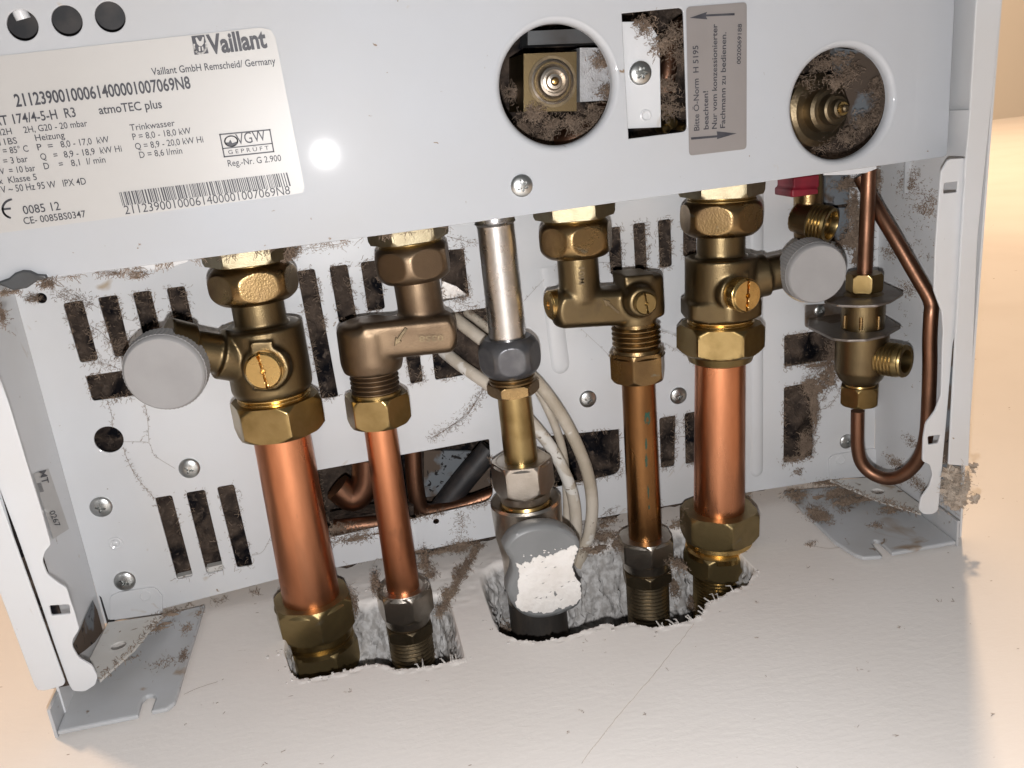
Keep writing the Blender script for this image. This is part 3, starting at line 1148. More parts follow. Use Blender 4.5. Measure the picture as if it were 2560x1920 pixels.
# strips added to darken the casing gaps like shade, with dirt at right
for qs in ((l1(-30, -20), l1(-10, 60), l1(380, 1210), l1(410, 1190), l1(120, 330), l1(0, -20)),):
    pass
mb = MB()
box8(mb, [V((xl0 + .004, -.0135, .014)), V((xl0 + .016, -.0135, .014)), V((xl0 + .010, -.0135, topz)), V((xl0 - .004, -.0135, topz)),
          V((xl0 + .004, -.0125, .014)), V((xl0 + .016, -.0125, .014)), V((xl0 + .010, -.0125, topz)), V((xl0 - .004, -.0125, topz))])
mb.build('dark_gap_strip', 'lining', boiler, angle=0)
mb = MB()
box8(mb, [V((.2385, -.0125, .03)), V((.250, -.0125, .03)), V((.2505, -.0125, .165)), V((.243, -.0125, .165)),
          V((.2385, -.0115, .03)), V((.250, -.0115, .03)), V((.2505, -.0115, .165)), V((.243, -.0115, .165))])
mb.build('dark_gap_strip', 'greydust', boiler, angle=0)
# grey web between the side wall and the rear plate at far right
mb = MB()
abox(mb, (edge_r.x + .0015, .030, .150), (.2515, .031, topz))
mb.build('inner_web', 'grimy', boiler)


# feet: sheet flanges lying on the wall
def foot(base, holes, lip, gus, ghole, side):
    mb = MB()
    zplate(mb, rounded(pxz(base, .0032), [.0008] * len(base)), holes, .0032, .0020, .0008)
    # upright lip at the outer side
    p = [at(*lip[0], z=.0030), at(*lip[1], z=.0030)]
    t = .0011 * side
    A, B = p
    z1_ = .0125
    box8(mb, [V((A.x, A.y, .0003)), V((A.x + t, A.y, .0003)), V((B.x + t, B.y, .0003)), V((B.x, B.y, .0003)),
              V((A.x, A.y, z1_)), V((A.x + t, A.y, z1_)), V((B.x + t, B.y, z1_)), V((B.x, B.y, z1_))])
    f = mb.build('mounting_foot', 'grimy', boiler)
    mb = MB()
    zg = .0095
    h = at(*ghole, z=zg)
    zplate(mb, pxz(gus, zg), [circle((h.x, h.y), .0030, 28)], zg, .001, .0002)
    mb.build('gusset', 'stained', f)
    return f


foot(quad(l1, (335, 1490), (818, 1392), (842, 1305), (868, 1275), (905, 1272), (922, 1290), (892, 1370), (985, 1352), (1035, 1315), (1060, 1250), (1100, 1110), (1215, 735), (1000, 790), (430, 1255)),
     [], [l1(335, 1490), l1(440, 1240)], quad(l1, (640, 842), (962, 797), (800, 1000), (590, 1190), (530, 1060)), l1(702, 980), -1)
foot(quad(l4, (545, 1040), (900, 1390), (1040, 1478), (1100, 1500), (1235, 1492), (1162, 1405), (1175, 1382), (1205, 1385), (1300, 1470), (1745, 1390), (1505, 1205), (1000, 1000)),
     [], [l4(1745, 1388), l4(1500, 1200)], quad(l4, (870, 968), (1200, 1108), (1500, 1200), (1520, 1150), (1330, 1010), (1200, 945)), l4(1200, 1045), 1)

# ------------------------------------------------------------------ stickers
ys = -0.0002
mb = MB()
o_ = [z1(-420, 432), z1(1800, 190), z1(1872, 206), z1(1905, 262), z1(2105, 1290), z1(2094, 1330), z1(2060, 1338), z1(-420, 1668)]
yplate(mb, rounded(pxy(o_, ys), [0, .0005, .0005, .0005, .0004, .0004, .0004, 0]), [], ys - .0001, .0001, 0)
sticker = mb.build('rating_sticker', 'sticker', panel)
yt = ys - 0.0003
tx = MB()
TEXT = [
    ("Vaillant GmbH Remscheid/ Germany", (1052, 520), (1907, 443), 46, .010), ("211239001000614000010070​69N8".replace('\u200b', ''), (112, 738), (1322, 610), 80, .022),
    ("AT 174/4-5-H  R3", (-40, 872), (528, 806), 62, .014), ("atmoTEC plus", (688, 790), (1122, 746), 56, .014),
    ("I2H", (5, 937), (85, 927), 42, .006), ("2H, G20 - 20 mbar", (168, 920), (607, 872), 42, .006), ("11BS", (0, 1006), (122, 992), 42, .006), ("Heizung", (248, 975), (450, 953), 42, .006),
    ("= 85° C", (25, 1066), (200, 1047), 42, .006), ("P  =", (262, 1040), (370, 1028), 42, .006), ("8,0 - 17,0  kW", (424, 1020), (757, 984), 42, .006),
    ("= 3 bar", (28, 1136), (196, 1118), 42, .006), ("Q   =", (284, 1106), (402, 1092), 42, .006), ("8,9 - 18,9  kW Hi", (446, 1090), (845, 1047), 42, .006),
    ("W  = 10 bar", (-20, 1211), (248, 1181), 42, .006), ("D    =", (308, 1171), (440, 1154), 42, .006), ("8,1  l/ min", (496, 1149), (732, 1123), 42, .006),
    ("x  Klasse 5", (-8, 1275), (258, 1243), 42, .006), ("0 V ~ 50 Hz 95 W   IPX 4D", (-30, 1340), (598, 1274), 46, .006),
    ("Trinkwasser", (902, 905), (1212, 870), 42, .006), ("P = 8,0 - 18,0 kW", (920, 968), (1323, 924), 42, .006), ("Q = 8,9 - 20,0 kW Hi", (938, 1034), (1408, 984), 42, .006), ("D = 8,6 l/min", (968, 1093), (1262, 1061), 42, .006),
    ("Reg.-Nr. G 2.900", (1578, 1151), (1946, 1112), 42, .006), ("211239001000614000010070" + "69N8", (866, 1482), (2009, 1342), 58, .0),
    ("0085 12", (166, 1482), (420, 1450), 56, .008), ("CE- 0085BS0347", (168, 1551), (597, 1500), 46, .008), ("G E P R Ü F T", (1580, 1066), (1860, 1034), 26, .004), ("VGW", (1642, 1002), (1842, 970), 72, .0),
]
for s, a, b, h, bo in TEXT:
    write(tx, s, z1(*a), z1(*b), h / 2.765, yt, bo)
write(tx, "Vaillant", z1(1448, 372), z1(1850, 325), 118 / 2.765, yt, .035)


def stroke(mb, pts, wpx, y, closed=False):
    P = [at(*q, y=y) for q in pts]
    wv = wpx * mpp(*pts[0], y) / 2
    n = V((0, -1, 0))
    k = len(P)
    for i in range(k if closed else k - 1):
        a, b = P[i], P[(i + 1) % k]
        d = (b - a).normalized()
        s = n.cross(d) * wv
        mb.add([a - s - d * wv, b - s + d * wv, b + s + d * wv, a + s - d * wv], [[0, 1, 2, 3]])


# E of the CE mark: an arc and a bar
cx_, cy_ = 100, 1443
stroke(tx, [z1(cx_ - 4 + 82 * math.cos(a) * .95, cy_ + 66 * math.sin(a)) for a in [math.radians(d) for d in range(255, 105, -12)]], 5, yt)
stroke(tx, [z1(22, 1447), z1(68, 1442)], 5, yt)
stroke(tx, [z1(-70 + 66 * math.cos(math.radians(d)), 1455 + 66 * math.sin(math.radians(d))) for d in (60, 66, 72, 78)], 5, yt)
tx.build('printed_text', 'ink', sticker, angle=0)
# barcode
mb = MB()
A, B = V((822, 1330)), V((1990, 1192))
dv = V((26, 93))
x = 0.0
rb = random.Random(3)
while x < 1.0:
    wv = rb.choice([.0035, .0035, .006, .009])
    if x + wv > 1:
        break
    a, b = A.lerp(B, x), A.lerp(B, x + wv)
    flatpoly(mb, [z1(*a), z1(*b), z1(*(b + dv)), z1(*(a + dv))], yt)
    x += wv + rb.choice([.0035, .005, .005, .009])
mb.build('barcode', 'ink', sticker, angle=0)
# test mark
mb = MB()
stroke(mb, [z1(1520, 930), z1(1865, 897), z1(1892, 1048), z1(1551, 1084)], 3.2, yt, True)
stroke(mb, [z1(1540, 1027), z1(1880, 992)], 2.6, yt)
stroke(mb, [z1(1598 + 44 * math.cos(a * PI / 14), 976 + 36 * math.sin(a * PI / 14)) for a in range(28)], 3, yt, True)
flatpoly(mb, [z1(1558, 985), z1(1580, 985), z1(1592, 965), z1(1606, 990), z1(1640, 978), z1(1630, 1003), z1(1598, 1012), z1(1568, 1004)], yt)
mb.build('test_mark', 'ink', sticker, angle=0)
# emblem: a dark square with a pale eared animal in an oval
mb = MB()
flatpoly(mb, [z1(1322, 250), z1(1412, 240), z1(1442, 368), z1(1345, 380)], yt)
em = mb.build('emblem', 'ink', sticker, angle=0)
mb = MB()
stroke(mb, [z1(1384 + 42 * math.cos(a), 318 + 52 * math.sin(a)) for a in [math.radians(d) for d in range(-20, 205, 15)]], 4, yt - .0001)
flatpoly(mb, [z1(1350, 262), z1(1360, 258), z1(1378, 285), z1(1390, 285), z1(1400, 255), z1(1410, 258), z1(1408, 300), z1(1395, 318), z1(1378, 318), z1(1362, 302)], yt - .0001)
flatpoly(mb, [z1(1372, 325), z1(1384, 322), z1(1386, 352), z1(1376, 354)], yt - .0001)
flatpoly(mb, [z1(1394, 322), z1(1404, 322), z1(1408, 348), z1(1398, 350)], yt - .0001)
mb.build('emblem_figure', 'sticker', em, angle=0)

# silver sticker
mb = MB()
yplate(mb, rounded(pxy([z2(1424, 48), z2(1844, 14), z2(1842, 1030), z2(1445, 1077)], ys), .0016), [], ys - .0001, .0001, 0)
sil = mb.build('warning_sticker', 'silver', panel)
tx = MB()
for s, a, b, h in (("Bitte Ö-Norm  H 5195", (1516, 902), (1508, 314), 38), ("beachten!", (1580, 893), (1576, 628), 36), ("Nur vom konzessionierter", (1637, 890), (1640, 165), 36),
                   ("Fachmann zu bedienen.", (1694, 884), (1702, 222), 36), ("0020069188", (1802, 442), (1810, 165), 28)):
    write(tx, s, z2(*a), z2(*b), h / 2.765, yt, .012)
tx.build('printed_text', 'ink', sil, angle=0)
mb = MB()
flatpoly(mb, [z2(1448, 124), z2(1570, 82), z2(1562, 100), z2(1760, 90), z2(1760, 106), z2(1562, 114), z2(1572, 134)], yt)
mb.build('arrow_mark', 'ink', sil, angle=0)
mb = MB()
flatpoly(mb, [z2(1458, 950), z2(1640, 935), z2(1636, 908), z2(1775, 922), z2(1638, 962), z2(1640, 950), z2(1460, 966)], yt)
mb.build('arrow_mark', 'ink', sil, angle=0)

# small paper sticker on the left inner wall
mb = MB()
tx = MB()


def lw(q):
    """point on the left inner wall"""
    xo = min(p[0] for p in pxy(oL, YF))
    r = ray(*q)
    # plane through (xo,YF) and (wallL,YV)
    nx, ny = (YV - YF), -(wallL - xo)
    t = (nx * (xo - CAM.x) + ny * (YF - CAM.y)) / (nx * r.x + ny * r.y)
    return CAM + r * t + V((0.0003, 0, 0))


sq = [lw(q) for q in (z4(225, 1615), z4(330, 1580), l1(405, 290), l1(310, 350))]
mb.add(sq, [[0, 1, 2, 3]])
lbl = mb.build('serial_sticker', 'sticker', fl, angle=0)


def wtext(s, a, b, hvec):
    A, B, H = lw(a), lw(b), lw(hvec)
    vs, fs = glyphs(s, .01)
    x0, x1 = min(v.x for v in vs), max(v.x for v in vs)
    tx.add([A + (B - A) * ((v.x - x0) / (x1 - x0)) + (H - A) * (v.y / CAPH) + V((.0002, 0, 0)) for v in vs], fs)


wtext("MT", z4(262, 1600), z4(285, 1690), z4(308, 1590))
wtext("0267", l1(285, 190), l1(322, 282), l1(315, 178))
for k in range(9):
    yy = 22 + k * 6
    tx.add([lw(l1(212 + k * 2, yy)) + V((.0002, 0, 0)), lw(l1(236 + k * 2, yy - 5)) + V((.0002, 0, 0)), lw(l1(237 + k * 2, yy - 1.5)) + V((.0002, 0, 0)), lw(l1(213 + k * 2, yy + 3)) + V((.0002, 0, 0))], [[0, 1, 2, 3]])
tx.build('printed_text', 'ink', lbl, angle=0)

# dark patches imitate shade in the torn dusty notch and the slit beside the tab
mb = MB()
nt_ = [lw(q) for q in (l1(545, 712), l1(572, 770), l1(606, 895), l1(560, 960), l1(500, 1010), l1(450, 1045), l1(428, 975), l1(470, 890), l1(505, 800))]
mb.add(nt_, [list(range(len(nt_)))])
mb.build('dusty_notch_shade', 'greydust', fl, angle=0)
mb = MB()
yplate(mb, pxy([l1(588, 688), l1(600, 700), l1(640, 830), l1(678, 828), l1(680, 848), l1(634, 852)], YV - .0014), [], YV - .0014, .0006, .0001)
mb.build('tab_slit_shade', 'black', rear)
mb = MB()  # beige blocks imitate the lit wall glimpsed through the slot bottoms
for qs in ([l1(1044, 578), l1(1140, 556), l1(1146, 572), l1(1052, 594)], [l1(1222, 522), l1(1318, 500), l1(1330, 538), l1(1228, 558)]):
    f_ = [at(*q, y=.0535) for q in qs]
    box8(mb, f_ + [p + V((0, .004, 0)) for p in f_])
mb.build('lit_slot_end', 'stained', rear, angle=0)

# ------------------------------------------------------------------ plumbing
LA = Line((636, 719), (780, 1499))
LB = Line((1030, 655), (1010, 1482)) if False else Line((946, 1040), (1010, 1482))
LBu = Line((1024, 603), (1050, 760))
LBe = Line((930, 900), (950, 1060))
LC = Line((1241, 590), (1346, 1540))
LD = Line((1590, 830), (1620, 1500))
LDu = Line((1437, 560), (1447, 700))
LE = Line((1803, 520), (1796, 1480))


def head(mb, c, n, r, thick, slot=True, hole=0.14, turn=0.0, slotw=0.075):
    """turned screw plug seen face on: slot across a disc with a centre bore"""
    n = n.normalized()
    e1 = (EZ - n * n.z).normalized()
    e2 = n.cross(e1)
    N_, m = 96, 30
    vs, fs = [c + n * (thick * (0.3 if hole else 1))], []
    for i in range(1, m + 1):
        q = i / m
        for k in range(N_):
            th = 2 * PI * k / N_
            a, b = q * math.cos(th + turn), q * math.sin(th + turn)
            h = thick * (1 - 0.35 * smooth((q - 0.86) / 0.14))
            dpt = 0
            if slot:
                dpt = max(dpt, smooth((slotw - abs(b)) / 0.035) * 0.6)
            dpt = max(dpt, smooth((hole - q) / 0.04) * 0.7)
            h -= thick * dpt
            vs.append(c + n * h + e1 * (q * r * math.cos(th)) + e2 * (q * r * math.sin(th)))
    for k in range(N_):
        fs.append([0, 1 + k, 1 + (k + 1) % N_])
    for i in range(m - 1):
        for k in range(N_):
            a, b = 1 + i * N_ + k, 1 + i * N_ + (k + 1) % N_
            fs.append([a, b, b + N_, a + N_])
    base = len(vs)
    for k in range(N_):
        th = 2 * PI * k / N_
        vs.append(c - n * 0.004 + e1 * (r * math.cos(th)) + e2 * (r * math.sin(th)))
    fs += [[1 + (m - 1) * N_ + k, 1 + (m - 1) * N_ + (k + 1) % N_, base + (k + 1) % N_, base + k] for k in range(N_)]
    mb.add(vs, fs)


def knob(parent, q, rpx, n, thick, y):
    c = at(*q, y=y)
    k = mpp(*q, y)
    r = rpx * k
    n = n.normalized()
    mb = MB()
    revolve(mb, c, n, [(-thick, r * .97), (-thick, r * 1.04), (-thick * .25, r * 1.03)], n=240, ripple=(60, r * .008), cap=True)
    revolve(mb, c, n, [(-thick * .3, r * 1.025), (-.0012, r * 1.0), (-.0004, r * .975), (0, r * .94), (-.0002, r * .5), (-.0003, .0002)], n=96)
    return mb.build('drain_cap', 'greycap', parent), c, r


# ---- valve 1 (left)
va = thing('isolating_valve', 'brass isolating valve with its grey drain cap on the left', 'valve', LA.pt(0.02), 'isolating valves with grey drain caps')
mb = MB(); LA.hexnut(mb, 612, 668, 112, off=-62, ch0=.98, ch1=.97); mb.build('hex_collar', 'sawnbrass', va)
mb = MB(); LA.thread(mb, 664, 684, 84, .0013, .0004); mb.build('thread_ring', 'brass', va)
mb = MB(); LA.unionnut(mb, 676, 770, 111, off=12); mb.build('union_nut', 'oldbrass', va)
bd = MB()
LA.lathe(bd, [(755, 64), (845, 64)])
LA.lathe(bd, [(828, 88), (836, 100), (990, 99), (1003, 92)])
pc = at(*z4(1832, 892), y=0.006)
n1 = V((-0.12, -1, 0.05))
kA = mpp(*z4(1832, 892), 0.006)
revolve(bd, pc, n1, [(-.018, 64 * kA), (-.003, 60 * kA), (-.001, 56 * kA)], n=48)
pxbox(bd, [z4(1752, 1040), z4(1925, 1030), z4(1880, 700), z4(1730, 712)], .0072, .02)
kx = at(*z4(1130, 930), y=0.004)
sb = LA.pt(LA.sr(905, 0, False)[0])
revolve(bd, sb, (V((kx.x + .012, .014, kx.z + .005)) - sb), [(0, .0098), (.020, .0098), (.0205, .0078), (.030, .0078), (.0305, .0098), (.040, .0105)], n=48)
fuse(bd, .0006, 4).build('valve_body', 'castbrass', va, angle=50)
mb = MB()
nk = V((-.07, -.98, -.10))
revolve(mb, at(*z4(1145, 915), y=.012), nk, [(-.012, .0098), (-.004, .0125), (-.002, .0138), (.0015, .0140), (.004, .0132)], n=64)
mb.build('cap_thread', 'gold', va)
knob(va, z4(1130, 930), 99, nk, .0085, 0.0005)
mb = MB(); head(mb, pc + n1.normalized() * .0008, n1, 48 * kA, .0034, turn=-.12); mb.build('screw_plug', 'gold', va)
mb = MB(); LA.thread(mb, 1000, 1030, 90, .0014, .0006); mb.build('thread_ring', 'gold', va)
mb = MB(); LA.hexnut(mb, 1026, 1112, 115, off=22); mb.build('compression_nut', 'brass', va)
pa = MB(); LA.lathe(pa, [(1095, 69.5), (1545, 69.5)]); tag(pa.build('copper_pipe', 'copper'), 'thick copper pipe below the left valve, leftmost of the pipes', 'pipe', 'upright copper pipes')
ca = thing('pipe_coupling', 'large brass compression coupling sunk into the wall under the leftmost copper pipe', 'coupling', LA.pt(LA.sr(1600, 0)[0]), 'pipe couplings at the wall')
mb = MB()
LA.lathe(mb, [(1532, 74), (1536, 88), (1548, 93)])
LA.hexnut(mb, 1540, 1622, 101, off=8, ch0=.93)
mb.build('coupling_nut', 'dullbrass', ca)
mb = MB(); LA.lathe(mb, [(1612, 84), (1628, 86), (1634, 80), (1640, 86), (1652, 88)]); mb.build('thread_ring', 'brass', ca)
mb = MB(); LA.hexnut(mb, 1646, 1722, 92, off=30); LA.lathe(mb, [(1715, 74), (1790, 74)]); mb.build('coupling_body', 'dullbrass', ca)

# ---- connector 2
vb = thing('offset_connector', 'bronze offset connector with a cast arrow and upside-down number, no cap or screw', 'connector', LBu.pt(0.03))
mb = MB(); LBu.hexnut(mb, 545, 613, 102, off=-40, ch0=.98, ch1=.97); mb.build('hex_collar', 'sawnbrass', vb)
mb = MB(); LBu.thread(mb, 610, 632, 82, .0013, .0004); mb.build('thread_ring', 'brass', vb)
mb = MB(); LBu.unionnut(mb, 620, 716, 98, off=38); mb.build('union_nut', 'bronze', vb)
bd = MB()
LBu.lathe(bd, [(700, 57), (840, 57)])
def bar(mb, a, b, y, ap, rad):
    A, B = at(*a, y=y), at(*b, y=y)
    d = B - A
    L = d.length
    pr = [(-.0010, ap * .55), (-.0004, ap * .82), (.0006, ap * 1.0), (.0022, rad), (L - .0022, rad), (L - .0006, ap), (L + .0004, ap * .82), (L + .0010, ap * .55)]
    revolve(mb, A, d, pr, n=96, flat=(4, ap, 0.0), dense=6)


bar(bd, z5(815, 968), z5(1476, 902), .0196, .0078, .0095)
bc = LBe.pt(LBe.sr(866, 66, False)[0])
revolve(bd, bc, LBe.d, [(-.0115, .003), (-.0112, .0085), (-.0098, .0115), (-.0075, .0128), (.006, .0128), (.010, .0118)], n=48)
LBe.lathe(bd, [(815, 60), (838, 66), (900, 66), (935, 58)])
fuse(bd, .0006, 14).build('connector_body', 'bronze', vb, angle=50)
mb = MB()


def arrow(mb, f, a, b, wd, hd, y):
    """raised arrow from a to b in crop pixels"""
    a, b = V(a), V(b)
    d = (b - a).normalized()
    s = V((-d.y, d.x))
    h = b - d * hd
    P = [a + s * wd, h + s * wd, h + s * wd * 2.4, b, h - s * wd * 2.4, h - s * wd, a - s * wd]
    yplate(mb, pxy([f(*p) for p in P], y), [], y - .0003, .0009, .0002)


arrow(mb, z5, (1150, 885), (1066, 1008), 11, 56, .0109)
write(mb, "0358", z5(1405, 935), z5(1238, 942), 40 / 2.765, .0107, .02)
mb.build('cast_mark', 'darkbrass', vb, angle=0)
mb = MB(); LBe.thread(mb, 928, 1000, 61, .0019, .0010); mb.build('thread_ring', 'bronze', vb)
mb = MB(); LBe.lathe(mb, [(988, 54), (994, 62), (1012, 63), (1016, 70)]); LBe.hexnut(mb, 1008, 1082, 82, off=20, ch0=.95); mb.build('compression_nut', 'brass', vb)
pb = MB(); LB.lathe(pb, [(1068, 40), (1512, 40.5)]); tag(pb.build('copper_pipe', 'copper'), 'thin copper pipe right of the thick leftmost one', 'pipe', 'upright copper pipes')
cb = thing('pipe_coupling', 'nickel nut on a dark threaded coupling under the thin left copper pipe', 'coupling', LB.pt(LB.sr(1560, 0)[0]), 'pipe couplings at the wall')
mb = MB(); LB.lathe(mb, [(1490, 44), (1496, 62), (1508, 66)]); LB.hexnut(mb, 1503, 1568, 71, off=16, ch0=.93, ch1=.88); LB.lathe(mb, [(1560, 58), (1578, 56), (1582, 50)]); mb.build('coupling_nut', 'nickel', cb)
mb = MB(); LB.lathe(mb, [(1576, 48), (1588, 50), (1594, 50)]); mb.build('thread_ring', 'gold', cb)
mb = MB(); LB.hexnut(mb, 1588, 1616, 62, off=5); LB.thread(mb, 1612, 1780, 55, .0019, .0009); mb.build('coupling_body', 'darkbrass', cb)

# ---- centre: chromed tube, black nut, brass tube, gas cock
tc_ = MB(); LC.lathe(tc_, [(545, 50), (556, 50), (562, 52), (568, 47), (580, 46), (880, 46)])
tag(tc_.build('chrome_tube', 'chrome'), 'worn chrome tube hanging from the panel edge into a black nut', 'tube')
gu = thing('gas_union', 'blackened union nut on a brass tail under the chrome tube', 'union', LC.pt(LC.sr(905, 0)[0]))
mb = MB(); LC.unionnut(mb, 862, 958, 78, off=5, k=.26); mb.build('union_nut', 'blacksteel', gu)
mb = MB(); LC.thread(mb, 952, 978, 58, .0016, .0006); mb.build('thread_ring', 'oldbrass', gu)
mb = MB(); LC.hexnut(mb, 974, 1002, 65, off=-30, ch0=.95); mb.build('hex_collar', 'oldbrass', gu)
mb = MB(); LC.lathe(mb, [(995, 42), (1195, 42)]); mb.build('brass_tail', 'brass', gu)
gcock = thing('gas_cock', 'nickel gas cock with a paint-splashed grey handle, on a black pipe', 'gas cock', LC.pt(LC.sr(1400, 0)[0]))
mb = MB(); LC.lathe(mb, [(1168, 45), (1172, 64), (1184, 72)]); LC.hexnut(mb, 1178, 1258, 77, off=36, ch0=.95, ch1=.88); LC.lathe(mb, [(1250, 66), (1270, 63), (1276, 56)]); mb.build('compression_nut', 'nickel', gcock)
mb = MB(); LC.lathe(mb, [(1268, 55), (1282, 60), (1290, 56), (1298, 62), (1302, 58)]); mb.build('thread_ring', 'gold', gcock)
mb = MB()
LC.lathe(mb, [(1300, 62), (1288, 66), (1284, 84), (1292, 88), (1370, 84), (1420, 74), (1500, 72), (1530, 72)])
hc = at(1352, 1425, y=0.0)
revolve(mb, hc, V((0, -1, 0)), [(-.026, .010), (.004, .010)], n=40)
mb.build('cock_body', 'nickel', gcock)
mb = MB(); LC.lathe(mb, [(1500, 70), (1535, 71), (1720, 71)], n=64); mb.build('iron_pipe', 'iron', gcock)
# handle: waisted disc
ho = quad(l3, (272, 935), (310, 865), (385, 815), (470, 792), (545, 786), (620, 793), (690, 820), (745, 865), (767, 910), (762, 950), (734, 1005), (722, 1060), (736, 1120),
          (768, 1175), (777, 1235), (768, 1280), (735, 1318), (660, 1352), (560, 1385), (450, 1386), (372, 1352), (318, 1285), (292, 1215), (306, 1150), (332, 1090), (326, 1020), (292, 975))
mb = MB()
hp = rounded(pxy([(u, v) for u, v in ho], -.004), .004, 4)
yplate(mb, hp, [], -.006, .0095, .0021)
hd = mb.build('handle', 'handle', gcock, angle=45)
mb = MB()
rp = random.Random(11)
po = quad(l3, (356, 1040), (395, 1052), (420, 1030), (450, 1048), (462, 1010), (505, 992), (545, 1006), (575, 985), (600, 992), (640, 960), (680, 955), (700, 935), (745, 928), (752, 955), (731, 1005), (720, 1060),
          (734, 1120), (768, 1175), (775, 1235), (762, 1280), (725, 1310), (700, 1305), (650, 1332), (630, 1322), (590, 1350), (540, 1362), (500, 1352), (470, 1358), (440, 1345), (400, 1352), (352, 1310), (365, 1260), (378, 1230), (366, 1190), (380, 1120), (372, 1080))
jag = []
for i, q in enumerate(po):
    r_ = po[(i + 1) % len(po)]
    for k in range(4):
        t = k / 4
        jag.append((q[0] + (r_[0] - q[0]) * t + rp.uniform(-2.2, 2.2), q[1] + (r_[1] - q[1]) * t + rp.uniform(-2.2, 2.2)))
chips = []
for _ in range(9):
    cx1, cy1 = l3(rp.uniform(430, 700), rp.uniform(1010, 1290))
    L_ = rp.uniform(2.5, 6)
    chips.append(pxy([(cx1 - L_, cy1 + 1), (cx1, cy1 - 1.2), (cx1 + L_, cy1 - L_ * .5), (cx1 + .5, cy1 + 1.4)], -.0063))
yplate(mb, pxy(jag, -.0063), chips, -.0065, .0006, .00015)
for _ in range(16):
    cx1, cy1 = l3(rp.uniform(400, 660), rp.uniform(945, 1000))
    if cy1 > l3(0, 1010 - (cx1 - l3(400, 0)[0]) * .55)[1]:
        continue
    rr = rp.uniform(1.2, 3)
    yplate(mb, pxy([(cx1 - rr, cy1), (cx1, cy1 - rr * .6), (cx1 + rr, cy1), (cx1, cy1 + rr * .7)], -.0063), [], -.0064, .0005, .0001)
mb.build('paint_splash', 'paint', hd, angle=0)

# ---- valve 4
vd = thing('service_valve', 'cast brass service valve with a slotted screw and an arrow on its offset body', 'valve', LDu.pt(0.03))
mb = MB(); LDu.hexnut(mb, 505, 556, 102, off=-52, ch0=.98, ch1=.97); mb.build('hex_collar', 'sawnbrass', vd)
mb = MB(); LDu.thread(mb, 552, 574, 80, .0013, .0004); mb.build('thread_ring', 'brass', vd)
mb = MB(); LDu.unionnut(mb, 561, 656, 95, off=32); mb.build('union_nut', 'oldbrass', vd)
bd = MB()
LDu.lathe(bd, [(640, 51), (760, 51)])
bar(bd, z6(515, 888), z6(1120, 855), .0240, .0078, .0094)
pxbox(bd, [z6(1010, 975), z6(1215, 955), z6(1205, 650), z6(1000, 668)], .0165, .034)
revolve(bd, at(*z6(1125, 655), y=.0245), V((0, 0, -1)), [(-.0008, .004), (0, .0072), (.0012, .0084), (.012, .0084), (.018, .0084)], n=40)
LD.lathe(bd, [(770, 52), (815, 52), (832, 46)])
pd = at(*z6(1135, 848), y=.0085)
kD = mpp(*z6(1135, 848), .0085)
nD = V((-.02, -1, .02))
revolve(bd, pd, nD, [(-.016, 46 * kD), (-.003, 42 * kD), (-.0006, 36 * kD)], n=40)
fuse(bd, .0006, 16).build('valve_body', 'castbrass', vd, angle=50)
mb = MB(); head(mb, pd + V((0, -.0002, 0)), nD, 29 * kD, .0026, turn=-.1, hole=.2, slotw=.09); mb.build('screw_plug', 'brass', vd)
mb = MB(); head(mb, at(*z6(505, 862), y=.024), V((-1, -.15, 0)), .0062, .0022, slot=False, hole=.3); mb.build('end_plug', 'gold', vd)
mb = MB(); arrow(mb, z6, (962, 918), (848, 822), 9, 52, .0160)
A_, B_ = z6(738, 602), z6(735, 722)
write(mb, "M01", z6(722, 722), z6(722, 604), 42 / 2.765, .0147, .015)
mb.build('cast_mark', 'darkbrass', vd, angle=0)
mb = MB(); LD.lathe(mb, [(812, 50), (830, 52), (832, 56)]); LD.thread(mb, 828, 884, 61, .0022, .0011); mb.build('thread_ring', 'oldbrass', vd)
mb = MB(); LD.lathe(mb, [(880, 52), (884, 58), (900, 62), (906, 70)]); LD.hexnut(mb, 896, 970, 72, off=-10, ch0=.96); mb.build('compression_nut', 'oldbrass', vd)
pdm = MB(); LD.lathe(pdm, [(955, 41.5), (1385, 41.5)]); pdo = pdm.build('copper_pipe', 'browncopper')
tag(pdo, 'thin browned copper pipe with green verdigris streaks', 'pipe', 'upright copper pipes')
mb = MB()
rv = random.Random(5)
for (ux, uy, ww, hh) in ((1193, 120, 46, 95), (1187, 290, 16, 80), (1188, 395, 20, 100), (1200, 590, 12, 90), (1205, 690, 9, 40)):
    c_ = l3(ux, uy)
    s_, _ = LD.sr(c_[1], 41.5)
    off = (c_[0] - LD.u(c_[1])) / 41.5
    th0 = LD.ang(off * 41.5, 41.5)
    rr_ = 41.9 * mpp(*c_, .024)
    e1_, e2_ = frame_of(LD.d)
    kk = mpp(*c_, .024) / 2.5525
    ring = []
    for j in range(22):
        a = 2 * PI * j / 22
        f_ = rv.uniform(.6, 1.15)
        ds = math.sin(a) * hh * .5 * kk * f_
        dth = math.cos(a) * ww * .5 * kk * f_ / rr_
        ring.append(LD.pt(s_ + ds) + e1_ * (rr_ * math.cos(th0 + dth)) + e2_ * (rr_ * math.sin(th0 + dth)))
    mb.add(ring, [list(range(22))])
mb.build('verdigris_streak', 'verdigris', pdo, angle=0)
cdp = thing('pipe_coupling', 'nickel nut on a dark threaded coupling under the verdigris-streaked pipe', 'coupling', LD.pt(LD.sr(1450, 0)[0]), 'pipe couplings at the wall')
mb = MB(); LD.lathe(mb, [(1362, 46), (1368, 60), (1378, 66)]); LD.hexnut(mb, 1373, 1432, 70, off=14, ch0=.93, ch1=.88); LD.lathe(mb, [(1426, 60), (1444, 57), (1448, 50)]); mb.build('coupling_nut', 'nickel', cdp)
